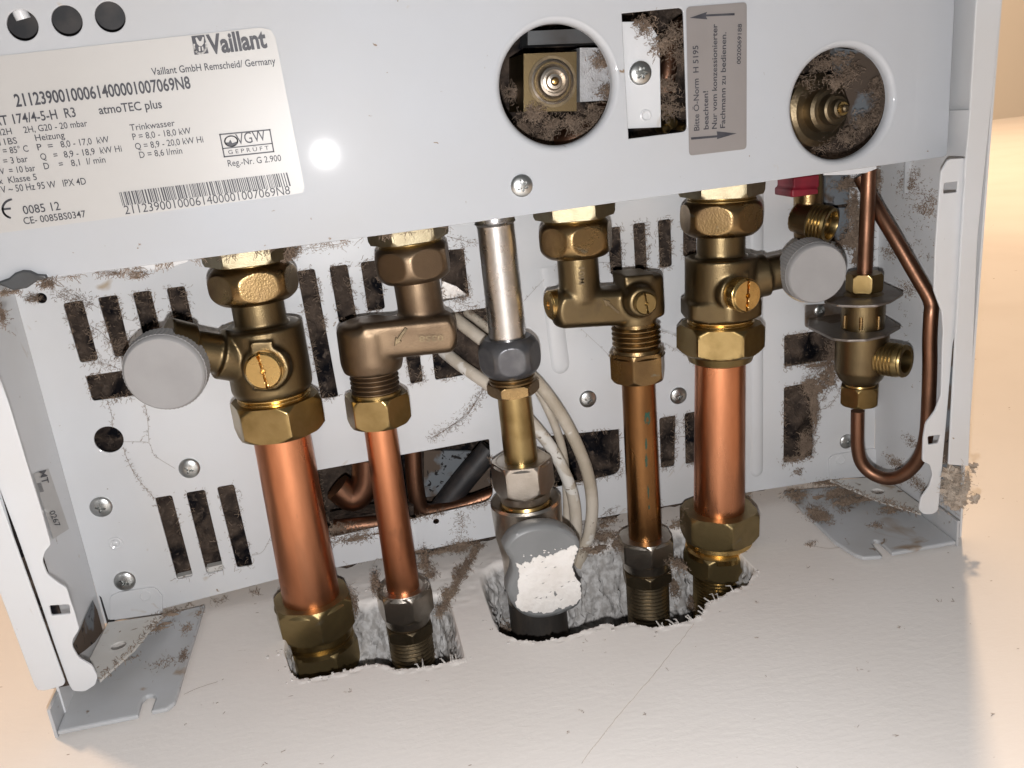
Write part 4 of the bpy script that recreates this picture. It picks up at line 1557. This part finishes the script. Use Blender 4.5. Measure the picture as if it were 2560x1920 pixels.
mb = MB(); LD.lathe(mb, [(1442, 48), (1452, 50), (1458, 48)]); mb.build('thread_ring', 'brass', cdp)
mb = MB(); LD.hexnut(mb, 1453, 1482, 64, off=8); LD.thread(mb, 1478, 1640, 53, .0019, .0009); mb.build('coupling_body', 'darkbrass', cdp)

# ---- valve 5 (right)
ve = thing('isolating_valve', 'brass isolating valve with its grey drain cap on the right', 'valve', LE.pt(0.03), 'isolating valves with grey drain caps')
mb = MB(); LE.hexnut(mb, 440, 500, 106, off=-48, ch0=.98, ch1=.97); mb.build('hex_collar', 'sawnbrass', ve)
mb = MB(); LE.thread(mb, 496, 520, 86, .0013, .0004); mb.build('thread_ring', 'brass', ve)
mb = MB(); LE.unionnut(mb, 508, 602, 103, off=-20); mb.build('union_nut', 'oldbrass', ve)
bd = MB()
LE.lathe(bd, [(590, 59), (672, 59)])
LE.lathe(bd, [(654, 80), (660, 89), (790, 88), (800, 88)])
(s0_, r0_), (s1_, _) = LE.sr(766, 101), LE.sr(816, 101)
revolve(bd, LE.o, LE.d, [(s0_, r0_ * .9), (s0_ + .001, r0_), (s1_ - .001, r0_), (s1_, r0_ * .9)], n=72, flat=(6, r0_ * .9, LE.ang(-25, 101)))
pe = at(*z6(1812, 792), y=.0065)
kE = mpp(*z6(1812, 792), .0065)
nE = V((0.22, -1, 0))
revolve(bd, pe, nE, [(-.018, 56 * kE), (-.004, 54 * kE), (-.0025, 50 * kE)], n=48)
pxbox(bd, [z6(1735, 940), z6(1830, 935), z6(1860, 640), z6(1715, 640)], .009, .02)
se = LE.pt(LE.sr(712, 0, False)[0])
kxe = at(*z7(770, 785), y=.012)
revolve(bd, se, V((kxe.x - .006, .019, kxe.z + .002)) - se, [(0, .0092), (.020, .0092), (.0205, .0075), (.030, .0075), (.0305, .0095), (.036, .0105)], n=48)
fuse(bd, .0006, 4).build('valve_body', 'castbrass', ve, angle=50)
nK = V((-.10, -.99, -.06))
mb = MB()
revolve(mb, at(*z7(730, 780), y=.018), nK, [(-.010, .0095), (-.004, .0120), (-.002, .0128), (.001, .0130), (.004, .0122)], n=64)
mb.build('cap_thread', 'gold', ve)
knob(ve, z7(790, 790), 76, nK, .0120, 0.004)
mb = MB(); head(mb, pe + nE.normalized() * .0002, nE, 43 * kE, .0036, turn=.1, hole=.16); mb.build('screw_plug', 'gold', ve)
mb = MB(); LE.thread(mb, 812, 836, 82, .0014, .0006); mb.build('thread_ring', 'gold', ve)
mb = MB(); LE.hexnut(mb, 836, 912, 107, off=54, ch1=.84); LE.lathe(mb, [(906, 84), (922, 78), (924, 64)]); mb.build('compression_nut', 'brass', ve)
pm = MB(); LE.lathe(pm, [(905, 62), (1345, 62)]); tag(pm.build('copper_pipe', 'copper'), 'thick bright copper pipe below the right valve, rightmost of the row', 'pipe', 'upright copper pipes')
ce = thing('pipe_coupling', 'brass double-nut compression coupling under the rightmost thick copper pipe', 'coupling', LE.pt(LE.sr(1400, 0)[0]), 'pipe couplings at the wall')
mb = MB(); LE.lathe(mb, [(1308, 66), (1312, 82), (1324, 86)]); LE.hexnut(mb, 1318, 1390, 98, off=32, ch0=.93); mb.build('coupling_nut', 'dullbrass', ce)
mb = MB(); LE.lathe(mb, [(1384, 80), (1394, 82), (1400, 76), (1408, 82), (1420, 82)]); mb.build('thread_ring', 'gold', ce)
mb = MB(); LE.hexnut(mb, 1412, 1468, 88, off=-24); mb.build('coupling_body', 'dullbrass', ce)
mb = MB(); LE.thread(mb, 1460, 1620, 63, .0016, .0008); mb.build('thread_tail', 'brass', ce)

# ---- filling valve on the right
LF = Line((2172, 436), (2143, 1131), .022)
vf = thing('filling_valve', 'brass filling valve with an open threaded outlet, held in a sheet bracket on the right', 'valve', LF.pt(0.08))
cu1 = MB(); LF.lathe(cu1, [(395, 18), (735, 18.5)], n=28)
tag(cu1.build('copper_tube', 'oldcopper'), 'slim straight copper tube dropping into the filling valve from above', 'pipe')
mb = MB(); LF.hexnut(mb, 692, 742, 44, off=-26); mb.build('hex_nut', 'brass', vf)
bd = MB()
LF.lathe(bd, [(735, 40), (752, 52), (832, 52), (840, 50)])
LF.lathe(bd, [(846, 62), (852, 64), (945, 62), (962, 52), (972, 40)])
fo = at(*z7(1398, 1392), y=.004)
so = LF.pt(LF.sr(890, 0, False)[0])
dO = (fo - so)
revolve(bd, so, dO, [(0, .0062), (dO.length - .012, .0062)], n=40)
fuse(bd, .0006, 3).build('valve_body', 'castbrass', vf, angle=50)
mb = MB()
for a in (-42, -4, 36):
    (s0_, r_) = LF.sr(796, 54)
    (s1_, _) = LF.sr(828, 54)
    th = LF.ang(a, 54)
    e1_, e2_ = frame_of(LF.d)
    c_ = e1_ * math.cos(th) + e2_ * math.sin(th)
    tube(mb, [LF.pt(s0_) + c_ * r_, LF.pt(s1_) + c_ * r_], .0008, n=10, sub=1)
mb.build('raised_rib', 'oldbrass', vf)
mb = MB()
Lo = dO.length
pr = threads(Lo - .0125, Lo - .0015, .0076, .0016, .0007) + [(Lo - .0008, .0074), (Lo, .0070), (Lo, .0052), (Lo - .002, .0050), (Lo - .010, .0048), (Lo - .010, .0002)]
revolve(mb, so, dO, pr, n=56)
mb.build('threaded_outlet', 'brass', vf)
mb = MB(); LF.hexnut(mb, 930, 962, 40, off=-30); mb.build('hex_flat', 'oldbrass', vf)
mb = MB(); LF.lathe(mb, [(966, 34), (976, 36), (984, 33)]); mb.build('thread_ring', 'gold', vf)
mb = MB(); LF.hexnut(mb, 980, 1028, 49, off=-3); mb.build('hex_nut', 'brass', vf)
# bracket sheets
zf = at(*z7(1100, 1243), y=.004).z
zu = at(*z7(1080, 1006), y=.004).z
ax_ = LF.pt(.06).x
mb = MB()


def bracket(z, pts, xback):
    o_ = pxz(pts, z)
    o_ += [(xback[1], YV - .001), (xback[0], YV - .001)]
    zplate(mb, rounded(o_, .001), [], z, .0011, .0002)


bracket(zf, quad(z7, (720, 1150), (890, 1232), (1000, 1243), (1120, 1240), (1250, 1212), (1362, 1150)), (at(*z7(720, 1100), y=YV).x, at(*z7(1150, 1100), y=YV).x))
bracket(zu, quad(z7, (830, 975), (920, 1000), (1080, 1006), (1200, 1000), (1290, 975), (1382, 918)), (at(*z7(860, 900), y=YV).x, at(*z7(1150, 900), y=YV).x))
yplate(mb, rounded(pxy(quad(z7, (702, 1160), (702, 1005), (960, 990), (960, 1160)), YV - .003), .0015), [], YV - .003, .001)
br = mb.build('bracket', 'bracket', vf)
screw(z7(798, 1043), 15, YV - .003, br, SCREW_CROSS, .4)
# U-shaped tube
ut = MB()
U = [(l4(1062, 490), .022), (l4(1060, 640), .022), (l4(1062, 740), .022), (l4(1085, 840), .021), (l4(1150, 915), .018), (l4(1250, 957), .013), (l4(1350, 945), .008), (l4(1440, 880), .004), (l4(1500, 790), .001),
     (l4(1532, 680), -.001), (l4(1548, 520), -.002), (l4(1560, 200), -.002), (z7(1560, 1250), -.002), (z7(1568, 1080), -.002), (z7(1572, 1000), -.001), (z7(1545, 930), .001), (z7(1480, 820), .005), (z7(1330, 560), .014), (z7(1215, 370), .022), (z7(1140, 230), .030), (z7(1080, 120), .034)]
tube(ut, [at(*q, y=y) for q, y in U], [0.00305] * 3, n=22, sub=6)
tag(ut.build('bent_copper_tube', 'oldcopper'), 'dull copper tube bent in a U under the filling valve', 'pipe')

# ---- red-capped drain cock
vr = thing('drain_cock', 'small brass drain cock with a dark red cap, behind the right grey cap', 'drain cock', at(2016, 530, y=.05))
mb = MB()
pxbox(mb, [z7(608, 262), z7(790, 235), z7(790, 195), z7(608, 205)], .036, .056)
pxbox(mb, [z7(620, 198), z7(795, 190), z7(795, 100), z7(620, 120)], .037, .056)
fuse(mb, .0005, 5).build('red_cap', 'red', vr, angle=50)
bd = MB()
pb_ = at(*z7(720, 380), y=.05)
revolve(bd, pb_ + V((0, 0, .014)), V((0, 0, -1)), [(-.006, .0062), (0, .0066), (.024, .0066)], n=32)
do = V((.55, -.80, -.18)).normalized()
co_ = at(*z7(878, 452), y=.036)
revolve(bd, co_ - do * .018, do, [(0, .0065), (.014, .0068)], n=32)
fuse(bd, .0006, 3).build('cock_body', 'oldbrass', vr, angle=50)
mb = MB()
revolve(mb, co_, do, threads(-.009, -.0006, .0084, .0016, .0007) + [(0, .0078), (.0002, .0066), (-.001, .0062), (-.003, .0060), (-.0032, .0050), (-.009, .0048), (-.009, .0002)], n=48)
mb.build('threaded_outlet', 'brass', vr)

# ---- cables
CAB = [
    ('cream painted cable on the outer side of the bend, right of the brass tail', [((1060, 745), .072), ((1118, 782), .062), ((1165, 818), .054), ((1215, 856), .047), ((1275, 900), .042), ((1345, 958), .0405), ((1412, 1052), .0405), ((1462, 1160), .041), ((1480, 1250), .041), ((1474, 1330), .041), ((1452, 1392), .041), ((1436, 1440), .041)], 18),
    ('cream painted cable on the inner side of the bend, with scraped paint', [((1055, 842), .072), ((1110, 880), .062), ((1150, 912), .054), ((1205, 950), .047), ((1262, 992), .041), ((1322, 1050), .0395), ((1385, 1130), .0395), ((1428, 1225), .040), ((1440, 1310), .040), ((1432, 1380), .041), ((1420, 1440), .041)], 17.5),
    ('thinner greyish cable running between the two cream cables', [((1150, 770), .066), ((1200, 805), .056), ((1252, 850), .049), ((1310, 920), .0475), ((1358, 1000), .047), ((1395, 1085), .048), ((1412, 1160), .048), ((1418, 1300), .048), ((1415, 1420), .047)], 12),
]
for lb, pts, wpx in CAB:
    mb = MB()
    tube(mb, [at(*q, y=y) for q, y in pts], wpx * .000163, n=18, sub=6)
    tag(mb.build('painted_cable', 'cable'), lb, 'cable', 'painted cables')

# ------------------------------------------------------------------ dust
dm = MB()
rd = random.Random(21)


def hair(mb, p, d, L, r=0.00011, curl=0.9, seg=5, tri=3):
    P = [V(p)]
    d = d.normalized()
    for _ in range(seg):
        d = (d + V((rd.uniform(-1, 1), rd.uniform(-1, 1), rd.uniform(-1, 1))) * curl * .6).normalized()
        P.append(P[-1] + d * (L / seg))
    tube(mb, P, r, n=tri, sub=1, cap=False)


def rndv(): return V((rd.gauss(0, 1), rd.gauss(0, 1), rd.gauss(0, 1)))


def fuzz_edge(a, b, y, dens=1.0, spread=.0007):
    """dust clinging along one edge of a slot"""
    A, B = at(*a, y=y), at(*b, y=y)
    n = int((B - A).length / .00032 * dens)
    for _ in range(n):
        t = rd.random()
        if noise.noise(V((t * 9, A.x * 90, A.z * 90))) < -0.08:
            continue
        p = A.lerp(B, t) + V((rd.gauss(0, spread), -abs(rd.gauss(0, .0004)), rd.gauss(0, spread)))
        hair(dm, p, rndv(), rd.uniform(.0008, .0030), rd.uniform(.00005, .00011), 1.3, 4)


def clump(q, rx, ry, n, y=None, z=None, depth=.0010, L=.003, mat_=True):
    """matted fluff round a photograph point (radii in photograph pixels)"""
    c = at(*q, y=y, z=z)
    k = (c - CAM).length / FPX
    sy = k if y is not None else k * 2

    def P(a, b, h):
        if y is not None:
            return c + V((a * rx * k, -h, b * ry * sy))
        return c + V((a * rx * k, b * ry * sy, h))
    if mat_ and n > 50:
        # a few overlapping felted flakes with ragged edges
        for _ in range(max(3, n // 38)):
            ca, cb = rd.gauss(0, .42), rd.gauss(0, .42)
            ph = rd.uniform(0, 50)
            sz = rd.uniform(.22, .50)
            m_, nr = 40, 4
            vs, fs = [P(ca, cb, depth * .9)], []
            for i in range(1, nr + 1):
                for j in range(m_):
                    th = 2 * PI * j / m_
                    rr = sz * (i / nr) * (.75 + .75 * noise.noise(V((math.cos(th) * 1.6, math.sin(th) * 1.6, ph))) + (.45 * noise.noise(V((math.cos(th) * 6, math.sin(th) * 6, ph))) + rd.uniform(-.2, .2)) * (i == nr))
                    vs.append(P(ca + rr * math.cos(th), cb + rr * math.sin(th), max(.00005, depth * (1 - (i / nr) ** 2) * .9 + rd.uniform(0, depth * .35))))
            for j in range(m_):
                fs.append([0, 1 + j, 1 + (j + 1) % m_])
            for i in range(nr - 1):
                for j in range(m_):
                    a, b = 1 + i * m_ + j, 1 + i * m_ + (j + 1) % m_
                    fs.append([a, b, b + m_, a + m_])
            dm.add(vs, fs)
    for _ in range(int(n * 2.2)):
        p = P(rd.gauss(0, .5), rd.gauss(0, .5), abs(rd.gauss(0, depth)))
        hair(dm, p, rndv(), rd.uniform(.3, .9) * L, rd.uniform(.00005, .00012), 1.4, 4)


def web(pts, y, n=40, spread=2.5, r=.00008, fuzz=1.0):
    P = [at(*q, y=y - .0005) for q in pts]
    tube(dm, P, r, n=3, sub=5, cap=False)
    for _ in range(int(n * fuzz)):
        i = rd.randrange(len(P) - 1)
        p = P[i].lerp(P[i + 1], rd.random()) + V((rd.gauss(0, 1), 0, rd.gauss(0, 1))) * spread * .00017
        hair(dm, p, rndv(), rd.uniform(.0008, .0020), .00007, 1.2, 4)


for i, s in enumerate(SLOTS):
    dens = 1.0
    if i in (15, 16, 17):
        dens = .25
    if i in (18, 19, 22, 23, 24):
        dens = 1.1
    for k in range(4):
        if i == 18 and k == 0:
            continue
        fuzz_edge(s[k], s[(k + 1) % 4], YV, dens * (2.4 if k in (1, 2) else 1.3))
# cobweb strands
web([z4(330, 290), z4(420, 380), z4(520, 430), z4(640, 450)], YV, 150, 10)
web([z4(420, 350), z4(560, 400), z4(680, 470)], YV, 90, 9)
web([z4(620, 590), z4(700, 640), z4(760, 700), z4(820, 760), z4(900, 690)], YV, 160, 12)
web([z4(640, 850), z4(740, 860), z4(840, 900)], YV, 120, 14)
web([z4(740, 1110), z4(770, 1200), z4(780, 1300)], YV, 24, 3)
web([z4(1000, 1130), z4(1020, 1240), z4(1030, 1400)], YV, 26, 3)
web([z4(850, 1395), z4(940, 1396), z4(1030, 1405), z4(1070, 1490), z4(1210, 1580)], YV, 10, 1, .00006)
web([z4(850, 1430), z4(890, 1540), z4(960, 1659), l1(915, 110)], YV, 70, 3)
web([l1(1490, 450), l1(1560, 420), l1(1620, 300)], YV, 10, 1, .00006)
for k in range(3):
    web([z5(1310 + k * 12, 1650), z5(1420 + k * 10, 1590 - k * 8), z5(1560, 1480 + k * 10), z5(1640, 1380), z5(1700, 1285)], YV, 130, 9)
web([z5(1430, 250), z5(1560, 285), z5(1650, 300)], YV, 60, 6)
web([z5(400, 330), z5(520, 330), z5(650, 310), z5(760, 285)], .014, 90, 8)
web([z5(1480, 690), z5(1560, 730), z5(1660, 740)], YV, 90, 12)
web([l2(1270, 640), l2(1280, 720), l2(1265, 830)], YV, 200, 14)
clump(l2(1190, 860), 70, 10, 170, YV)
clump(l2(1270, 840), 30, 16, 160, YV)
clump(l2(680, 790), 60, 10, 160, YV)
clump(l2(560, 740), 50, 12, 120, YV + .004)
web([l3(900, 740), l3(960, 700), l3(1020, 680)], YV, 40, 8)
web([z6(700, 1030), z6(880, 1200), z6(960, 1300)], YV, 12, 1, .00005)
web([z6(300, 840), z6(430, 700), z6(560, 560)], YV, 14, 1, .00005)
web([z6(1250, 1040), z6(1370, 1080)], .04, 12, 2, .00005)
web([z6(1280, 1130), z6(1440, 1230), z6(1500, 1320)], .045, 16, 2, .00005)
web([z6(820, 570), z6(950, 580), z6(1070, 610)], YV - .004, 18, 2, .00005)
# right corner: heavy fluff round the tubes, bracket and foot
for q, rx, ry, n in ((z7(1170, 150), 16, 50, 420), (z7(1040, 160), 60, 14, 260), (z7(1060, 480), 24, 50, 420), (z7(1090, 640), 22, 50, 360), (z7(990, 560), 26, 22, 220), (z7(900, 1330), 26, 30, 220),
                     (z7(1030, 330), 20, 40, 240), (l4(720, 320), 20, 26, 240), (l4(760, 460), 12, 50, 300), (l4(700, 720), 22, 30, 300), (l4(840, 260), 36, 30, 240), (l4(800, 170), 40, 10, 120), (l4(640, 910), 14, 9, 30), (l4(620, 820), 30, 8, 90)):
    clump(q, rx, ry, n, YV - .001)
web([l4(780, 490), l4(860, 460), l4(920, 390), l4(940, 330)], YV, 60, 3)
web([l4(820, 430), l4(850, 350), l4(900, 300)], YV, 50, 4)
for q, rx, ry, n in ((l4(840, 980), 26, 8, 260), (l4(960, 1060), 34, 10, 420), (l4(980, 1130), 22, 9, 240), (l4(640, 1080), 18, 10, 240), (l4(800, 1210), 14, 18, 320), (l4(770, 1240), 12, 8, 90),
                     (l4(1320, 1180), 30, 6, 160), (l4(1180, 1090), 60, 6, 120), (l4(1190, 1290), 10, 5, 40), (l4(960, 1190), 8, 4, 20), (l4(740, 1420), 10, 3, 24),
                     (l1(900, 890), 40, 5, 60), (l1(700, 1080), 30, 5, 50), (l1(1000, 800), 20, 4, 60), (l1(980, 1090), 24, 9, 40), (l1(1090, 1050), 6, 10, 50), (l1(1105, 890), 8, 6, 40), (l1(940, 890), 10, 6, 30), (l1(1180, 800), 6, 6, 20),
                     (l2(1250, 1000), 8, 14, 60), (l2(1290, 980), 12, 10, 70), (l2(1190, 1120), 12, 14, 60), (l3(930, 770), 18, 14, 160), (l3(880, 870), 18, 16, 160), (l3(860, 960), 30, 12, 140), (l3(960, 870), 20, 8, 90),
                     (l3(1380, 1060), 14, 20, 160), (l3(1320, 660), 30, 6, 90), (l3(1400, 800), 16, 10, 70), (l2(1060, 960), 16, 10, 100), (l2(1100, 1000), 12, 14, 90), (l2(700, 930), 10, 4, 20)):
    clump(q, rx * 1.5, ry * 1.25, int(n * 1.0), z=.0046 if (q[0] < 515 or q[0] > 1985) else .0012, L=.0019)
for a, b in ((l4(1200, 1108), l4(1480, 1195)), (l4(880, 975), l4(1200, 1108)), (l1(962, 800), l1(590, 1190))):
    A, B = at(*a, z=.0102), at(*b, z=.0102)
    for _ in range(110):
        hair(dm, A.lerp(B, rd.random()) + rndv() * .0006, rndv(), rd.uniform(.001, .003), .00011, 1.2, 4)
for t in range(14):
    f_ = t / 13
    clump(l2(1375 - 225 * f_, 845 + 395 * f_), 7 if t % 3 else 13, 6, 45, None, .0010, .0010)
# under the panel edge and round the tops of the nuts
for q, rx, ry, n, y in ((z4(1960, 110), 26, 10, 260, .02), (z4(960, 240), 20, 6, 60, .012), (z4(800, 232), 26, 3, 40, .012), (z5(330, 370), 24, 8, 160, .02), (z4(60, 360), 30, 5, 70, 0.0), (z4(230, 400), 14, 8, 60, YV), (z4(20, 520), 12, 30, 60, .0), (z4(330, 300), 18, 10, 90, .0)):
    clump(q, rx, ry, n, y)
# dust inside the openings
for q, y in ((z2(300, 880), .026), (z2(480, 860), .016), (z2(640, 850), .014), (z2(780, 800), .018), (z2(240, 640), .028), (z2(830, 420), .018), (z2(880, 640), .018), (z2(450, 960), .03), (z2(700, 940), .02), (z2(380, 780), .011),
             (z3(800, 980), .028), (z3(980, 950), .026), (z3(700, 600), .026), (z3(790, 450), .03), (z3(1000, 500), .028), (z3(1180, 620), .03), (z3(1200, 800), .03), (z3(900, 560), .02), (z3(1080, 840), .024), (z3(930, 420), .03),
             (z2(1330, 240), .012), (z2(1270, 600), .012), (z2(1380, 400), .02), (z2(1300, 760), .016), (z2(1130, 180), .005), (z2(1240, 330), .005)):
    clump(q, 26, 22, 110, y, None, .002)
# strands hanging below the panel edge and along the foot of the rear plate
ed = [z4(340, 272), z4(800, 215), z4(1400, 130), z5(330, 330), z5(860, 262), z5(1460, 185)]
for a, b in zip(ed, ed[1:]):
    A, B = at(*a, y=.004), at(*b, y=.004)
    for _ in range(130):
        t = rd.random()
        if noise.noise(V((A.x * 40 + t * 5, 3, 7))) < 0:
            continue
        hair(dm, A.lerp(B, t) + V((0, rd.uniform(0, .006), 0)), V((rd.gauss(0, 1), rd.gauss(0, .3), -1.1)), rd.uniform(.001, .0045), rd.uniform(.00005, .0001), 1.0, 5)
ed = [l1(970, 780), l1(1300, 715), l1(1640, 645), l2(540, 955), l2(800, 915), l2(1050, 860), l2(1460, 790), l3(900, 735), l3(1060, 700), l3(1290, 650), l4(280, 1075), l4(860, 962)]
for a, b in zip(ed, ed[1:]):
    A, B = at(*a, y=YV), at(*b, y=YV)
    for _ in range(int((B - A).length / .00022)):
        t = rd.random()
        if noise.noise(V((A.x * 60 + t * 4, 13, 7))) < .05:
            continue
        hair(dm, A.lerp(B, t) + rndv() * .0006, rndv(), rd.uniform(.001, .0035), rd.uniform(.00005, .0001), 1.1, 5)
# loose specks on the painted wall
for _ in range(90):
    p = V((rd.uniform(-.12, .24), rd.uniform(-.13, .05), .0002))
    if wall_z(p.x, p.y) < -.0006:
        continue
    for _k in range(rd.choice([1, 1, 2, 4])):
        hair(dm, p + V((rd.gauss(0, .0004), rd.gauss(0, .0004), 0)), V((rd.gauss(0, 1), rd.gauss(0, 1), .05)), rd.uniform(.0004, .0018), rd.uniform(.00006, .00012), 1.0, 4)
for a, b, c_ in ((l4(700, 1410), l4(860, 1440), l4(1000, 1420)), (l1(1090, 1270), l1(1180, 1230), l1(1290, 1195))):
    tube(dm, [at(*a, z=.0003), at(*b, z=.0003), at(*c_, z=.0003)], .00007, n=3, sub=6, cap=False)
# specks on the side wall
for _ in range(200):
    q = z7(rd.uniform(1330, 1610), rd.uniform(120, 700) if rd.random() < .8 else rd.uniform(900, 1600))
    p = at(*q, y=.02)
    p.x = .2462
    xw_ = .2445 + (.249 - .2445) * 0.5
    r_ = ray(*q)
    # on the right inner wall
    xo = wallR + .0006
    nx, ny = (YV - YF), -(wallR - xo)
    t = (nx * (xo - CAM.x) + ny * (YF - CAM.y)) / (nx * r_.x + ny * r_.y)
    p = CAM + r_ * t - V((.0004, 0, 0))
    for _k in range(rd.choice([1, 1, 2, 5])):
        hair(dm, p + rndv() * .0006, rndv(), rd.uniform(.0004, .0011), rd.uniform(.00006, .00013), 1.3, 4)
for q, n in ((z7(1420, 170), 160), (z7(1440, 90), 60), (z7(1540, 340), 130), (z7(1560, 260), 60), (z7(1290, 640), 90), (z7(1410, 890), 90), (l4(1330, 850), 160), (l4(1440, 700), 70), (l4(1480, 990), 160), (l4(1300, 960), 50)):
    r_ = ray(*q)
    xo = wallR + .0006
    nx, ny = (YV - YF), -(wallR - xo)
    t = (nx * (xo - CAM.x) + ny * (YF - CAM.y)) / (nx * r_.x + ny * r_.y)
    p = CAM + r_ * t - V((.0005, 0, 0))
    for _k in range(n * 2):
        hair(dm, p + V((0, rd.gauss(0, .0040), rd.gauss(0, .0018))), rndv(), rd.uniform(.0005, .0014), rd.uniform(.00006, .00013), 1.3, 4)
# around the couplings in the hole
for q, rx, ry, n in ((l2(650, 1150), 10, 30, 120), (l2(780, 1040), 10, 26, 110), (l2(1060, 900), 8, 30, 110), (l2(1500, 1290), 14, 14, 110), (l3(270, 1440), 20, 10, 90), (l3(1440, 760), 10, 30, 120), (l3(1350, 1180), 10, 24, 110), (l3(1480, 1290), 14, 20, 140), (l3(1010, 900), 16, 16, 130), (l2(640, 1500), 20, 14, 110), (l2(280, 1480), 10, 20, 90), (l2(1120, 1390), 8, 22, 90)):
    clump(q, rx, ry, n, .03, None, .004)
do_ = dm.build('dust', 'dust', angle=0)
do_['kind'] = 'stuff'
do_['label'] = 'brown fluffy dust and cobweb strands clinging to slots, tubes and feet'

cm = MB()
rc = random.Random(8)
for pts in LIPS:
    for _ in range(60):
        a = rc.choice(pts)
        p = V((a.x + rc.gauss(0, .003), a.y + (rc.gauss(-.0003, .0016) if rc.random() < .8 else rc.uniform(.03, .06)), 0))
        z = wall_z(p.x, p.y)
        if z < -.004:
            continue
        r = rc.uniform(.0002, .0007)
        o = len(cm.v)
        pts8 = [p + V((rc.uniform(.5, 1) * r * sx, rc.uniform(.5, 1) * r * sy, max(z, -.001) + r * .5 + rc.uniform(.3, .7) * r * sz)) for sx in (-1, 1) for sy in (-1, 1) for sz in (-1, 1)]
        cm.add(pts8, [[0, 1, 3, 2], [4, 6, 7, 5], [0, 4, 5, 1], [2, 3, 7, 6], [0, 2, 6, 4], [1, 5, 7, 3]])
cr = cm.build('plaster_crumbs', 'plastertooth', angle=0)
cr['kind'] = 'stuff'
cr['label'] = 'loose plaster crumbs scattered round the broken wall holes'

# pale lint ball on the right foot's corner
dm = MB()
c = at(*l4(1725, 1010), y=-.014)
ang0 = 0
for _ in range(26):       # felted flakes
    cc = c + V((rd.gauss(0, .0034), rd.gauss(0, .002), rd.gauss(0, .0055)))
    ph = rd.uniform(0, 60)
    ax1, ax2 = rndv().normalized(), None
    ax1 = V((ax1.x, ax1.y * .4, ax1.z)).normalized()
    ax2 = ax1.cross(V((rd.gauss(0, .3), 1, rd.gauss(0, .3)))).normalized()
    sz = rd.uniform(.0022, .0048)
    vs = [cc]
    for j in range(36):
        th = 2 * PI * j / 36
        rr = sz * (.7 + .7 * noise.noise(V((math.cos(th) * 1.5, math.sin(th) * 1.5, ph))) + rd.uniform(-.12, .2))
        vs.append(cc + ax1 * (rr * math.cos(th)) + ax2 * (rr * math.sin(th)) + V((0, rd.gauss(0, .0006), 0)))
    dm.add(vs, [[0, 1 + j, 1 + (j + 1) % 36] for j in range(36)])
for _ in range(1300):
    v = rndv() * .5
    p = c + V((v.x * .0062, v.y * .004, v.z * .0100))
    hair(dm, p, rndv(), rd.uniform(.0012, .0032), rd.uniform(.00005, .00011), .9, 5)
tag(dm.build('lint_clump', 'lint', angle=0), 'matted clump of pale lint and cobweb at the right foot corner', 'lint')

# ------------------------------------------------------------------ plaster details
rt = random.Random(4)
for pts, lo, hi, lb in ((LIPS[0], 0.0, 0.05, 'row of broken plaster mesh stubs at the wall hole under the thin left pipe'),
                        (LIPS[1], 0.098, 0.135, 'row of broken plaster mesh stubs at the wall hole under the verdigris pipe')):
    mb = MB()
    for a, b in zip(pts, pts[1:]):
        if not lo < a.x < hi:
            continue
        for _ in range(2):
            p = a.lerp(b, rt.random())
            L_ = rt.uniform(.002, .0055)
            tube(mb, [p + V((0, -.0012, .0004)), p + V((rt.uniform(-.0015, .0008), L_ * .6, .0006)), p + V((rt.uniform(-.002, .001), L_, .0002 - rt.random() * .001))], [.00035, .0003, .00015], n=6, sub=1)
    rg = mb.build('mesh_stubs', 'plastertooth')
    rg['kind'] = 'stuff'
    rg['label'] = lb
# hairline crack running from the hole to the lower edge
mb = MB()
ck = [(1735, 1560), (1700, 1605), (1640, 1680), (1580, 1750), (1520, 1820), (1440, 1925)]
P = []
for a, b in zip(ck, ck[1:]):
    for k in range(6):
        t = k / 6
        P.append(at(a[0] + (b[0] - a[0]) * t + rt.uniform(-1.2, 1.2), a[1] + (b[1] - a[1]) * t + rt.uniform(-1.2, 1.2), z=.0002))
tube(mb, P, .00007, n=4, sub=1)
ckm = mb.build('hairline_crack', 'lint', angle=0)
ckm['kind'] = 'structure'
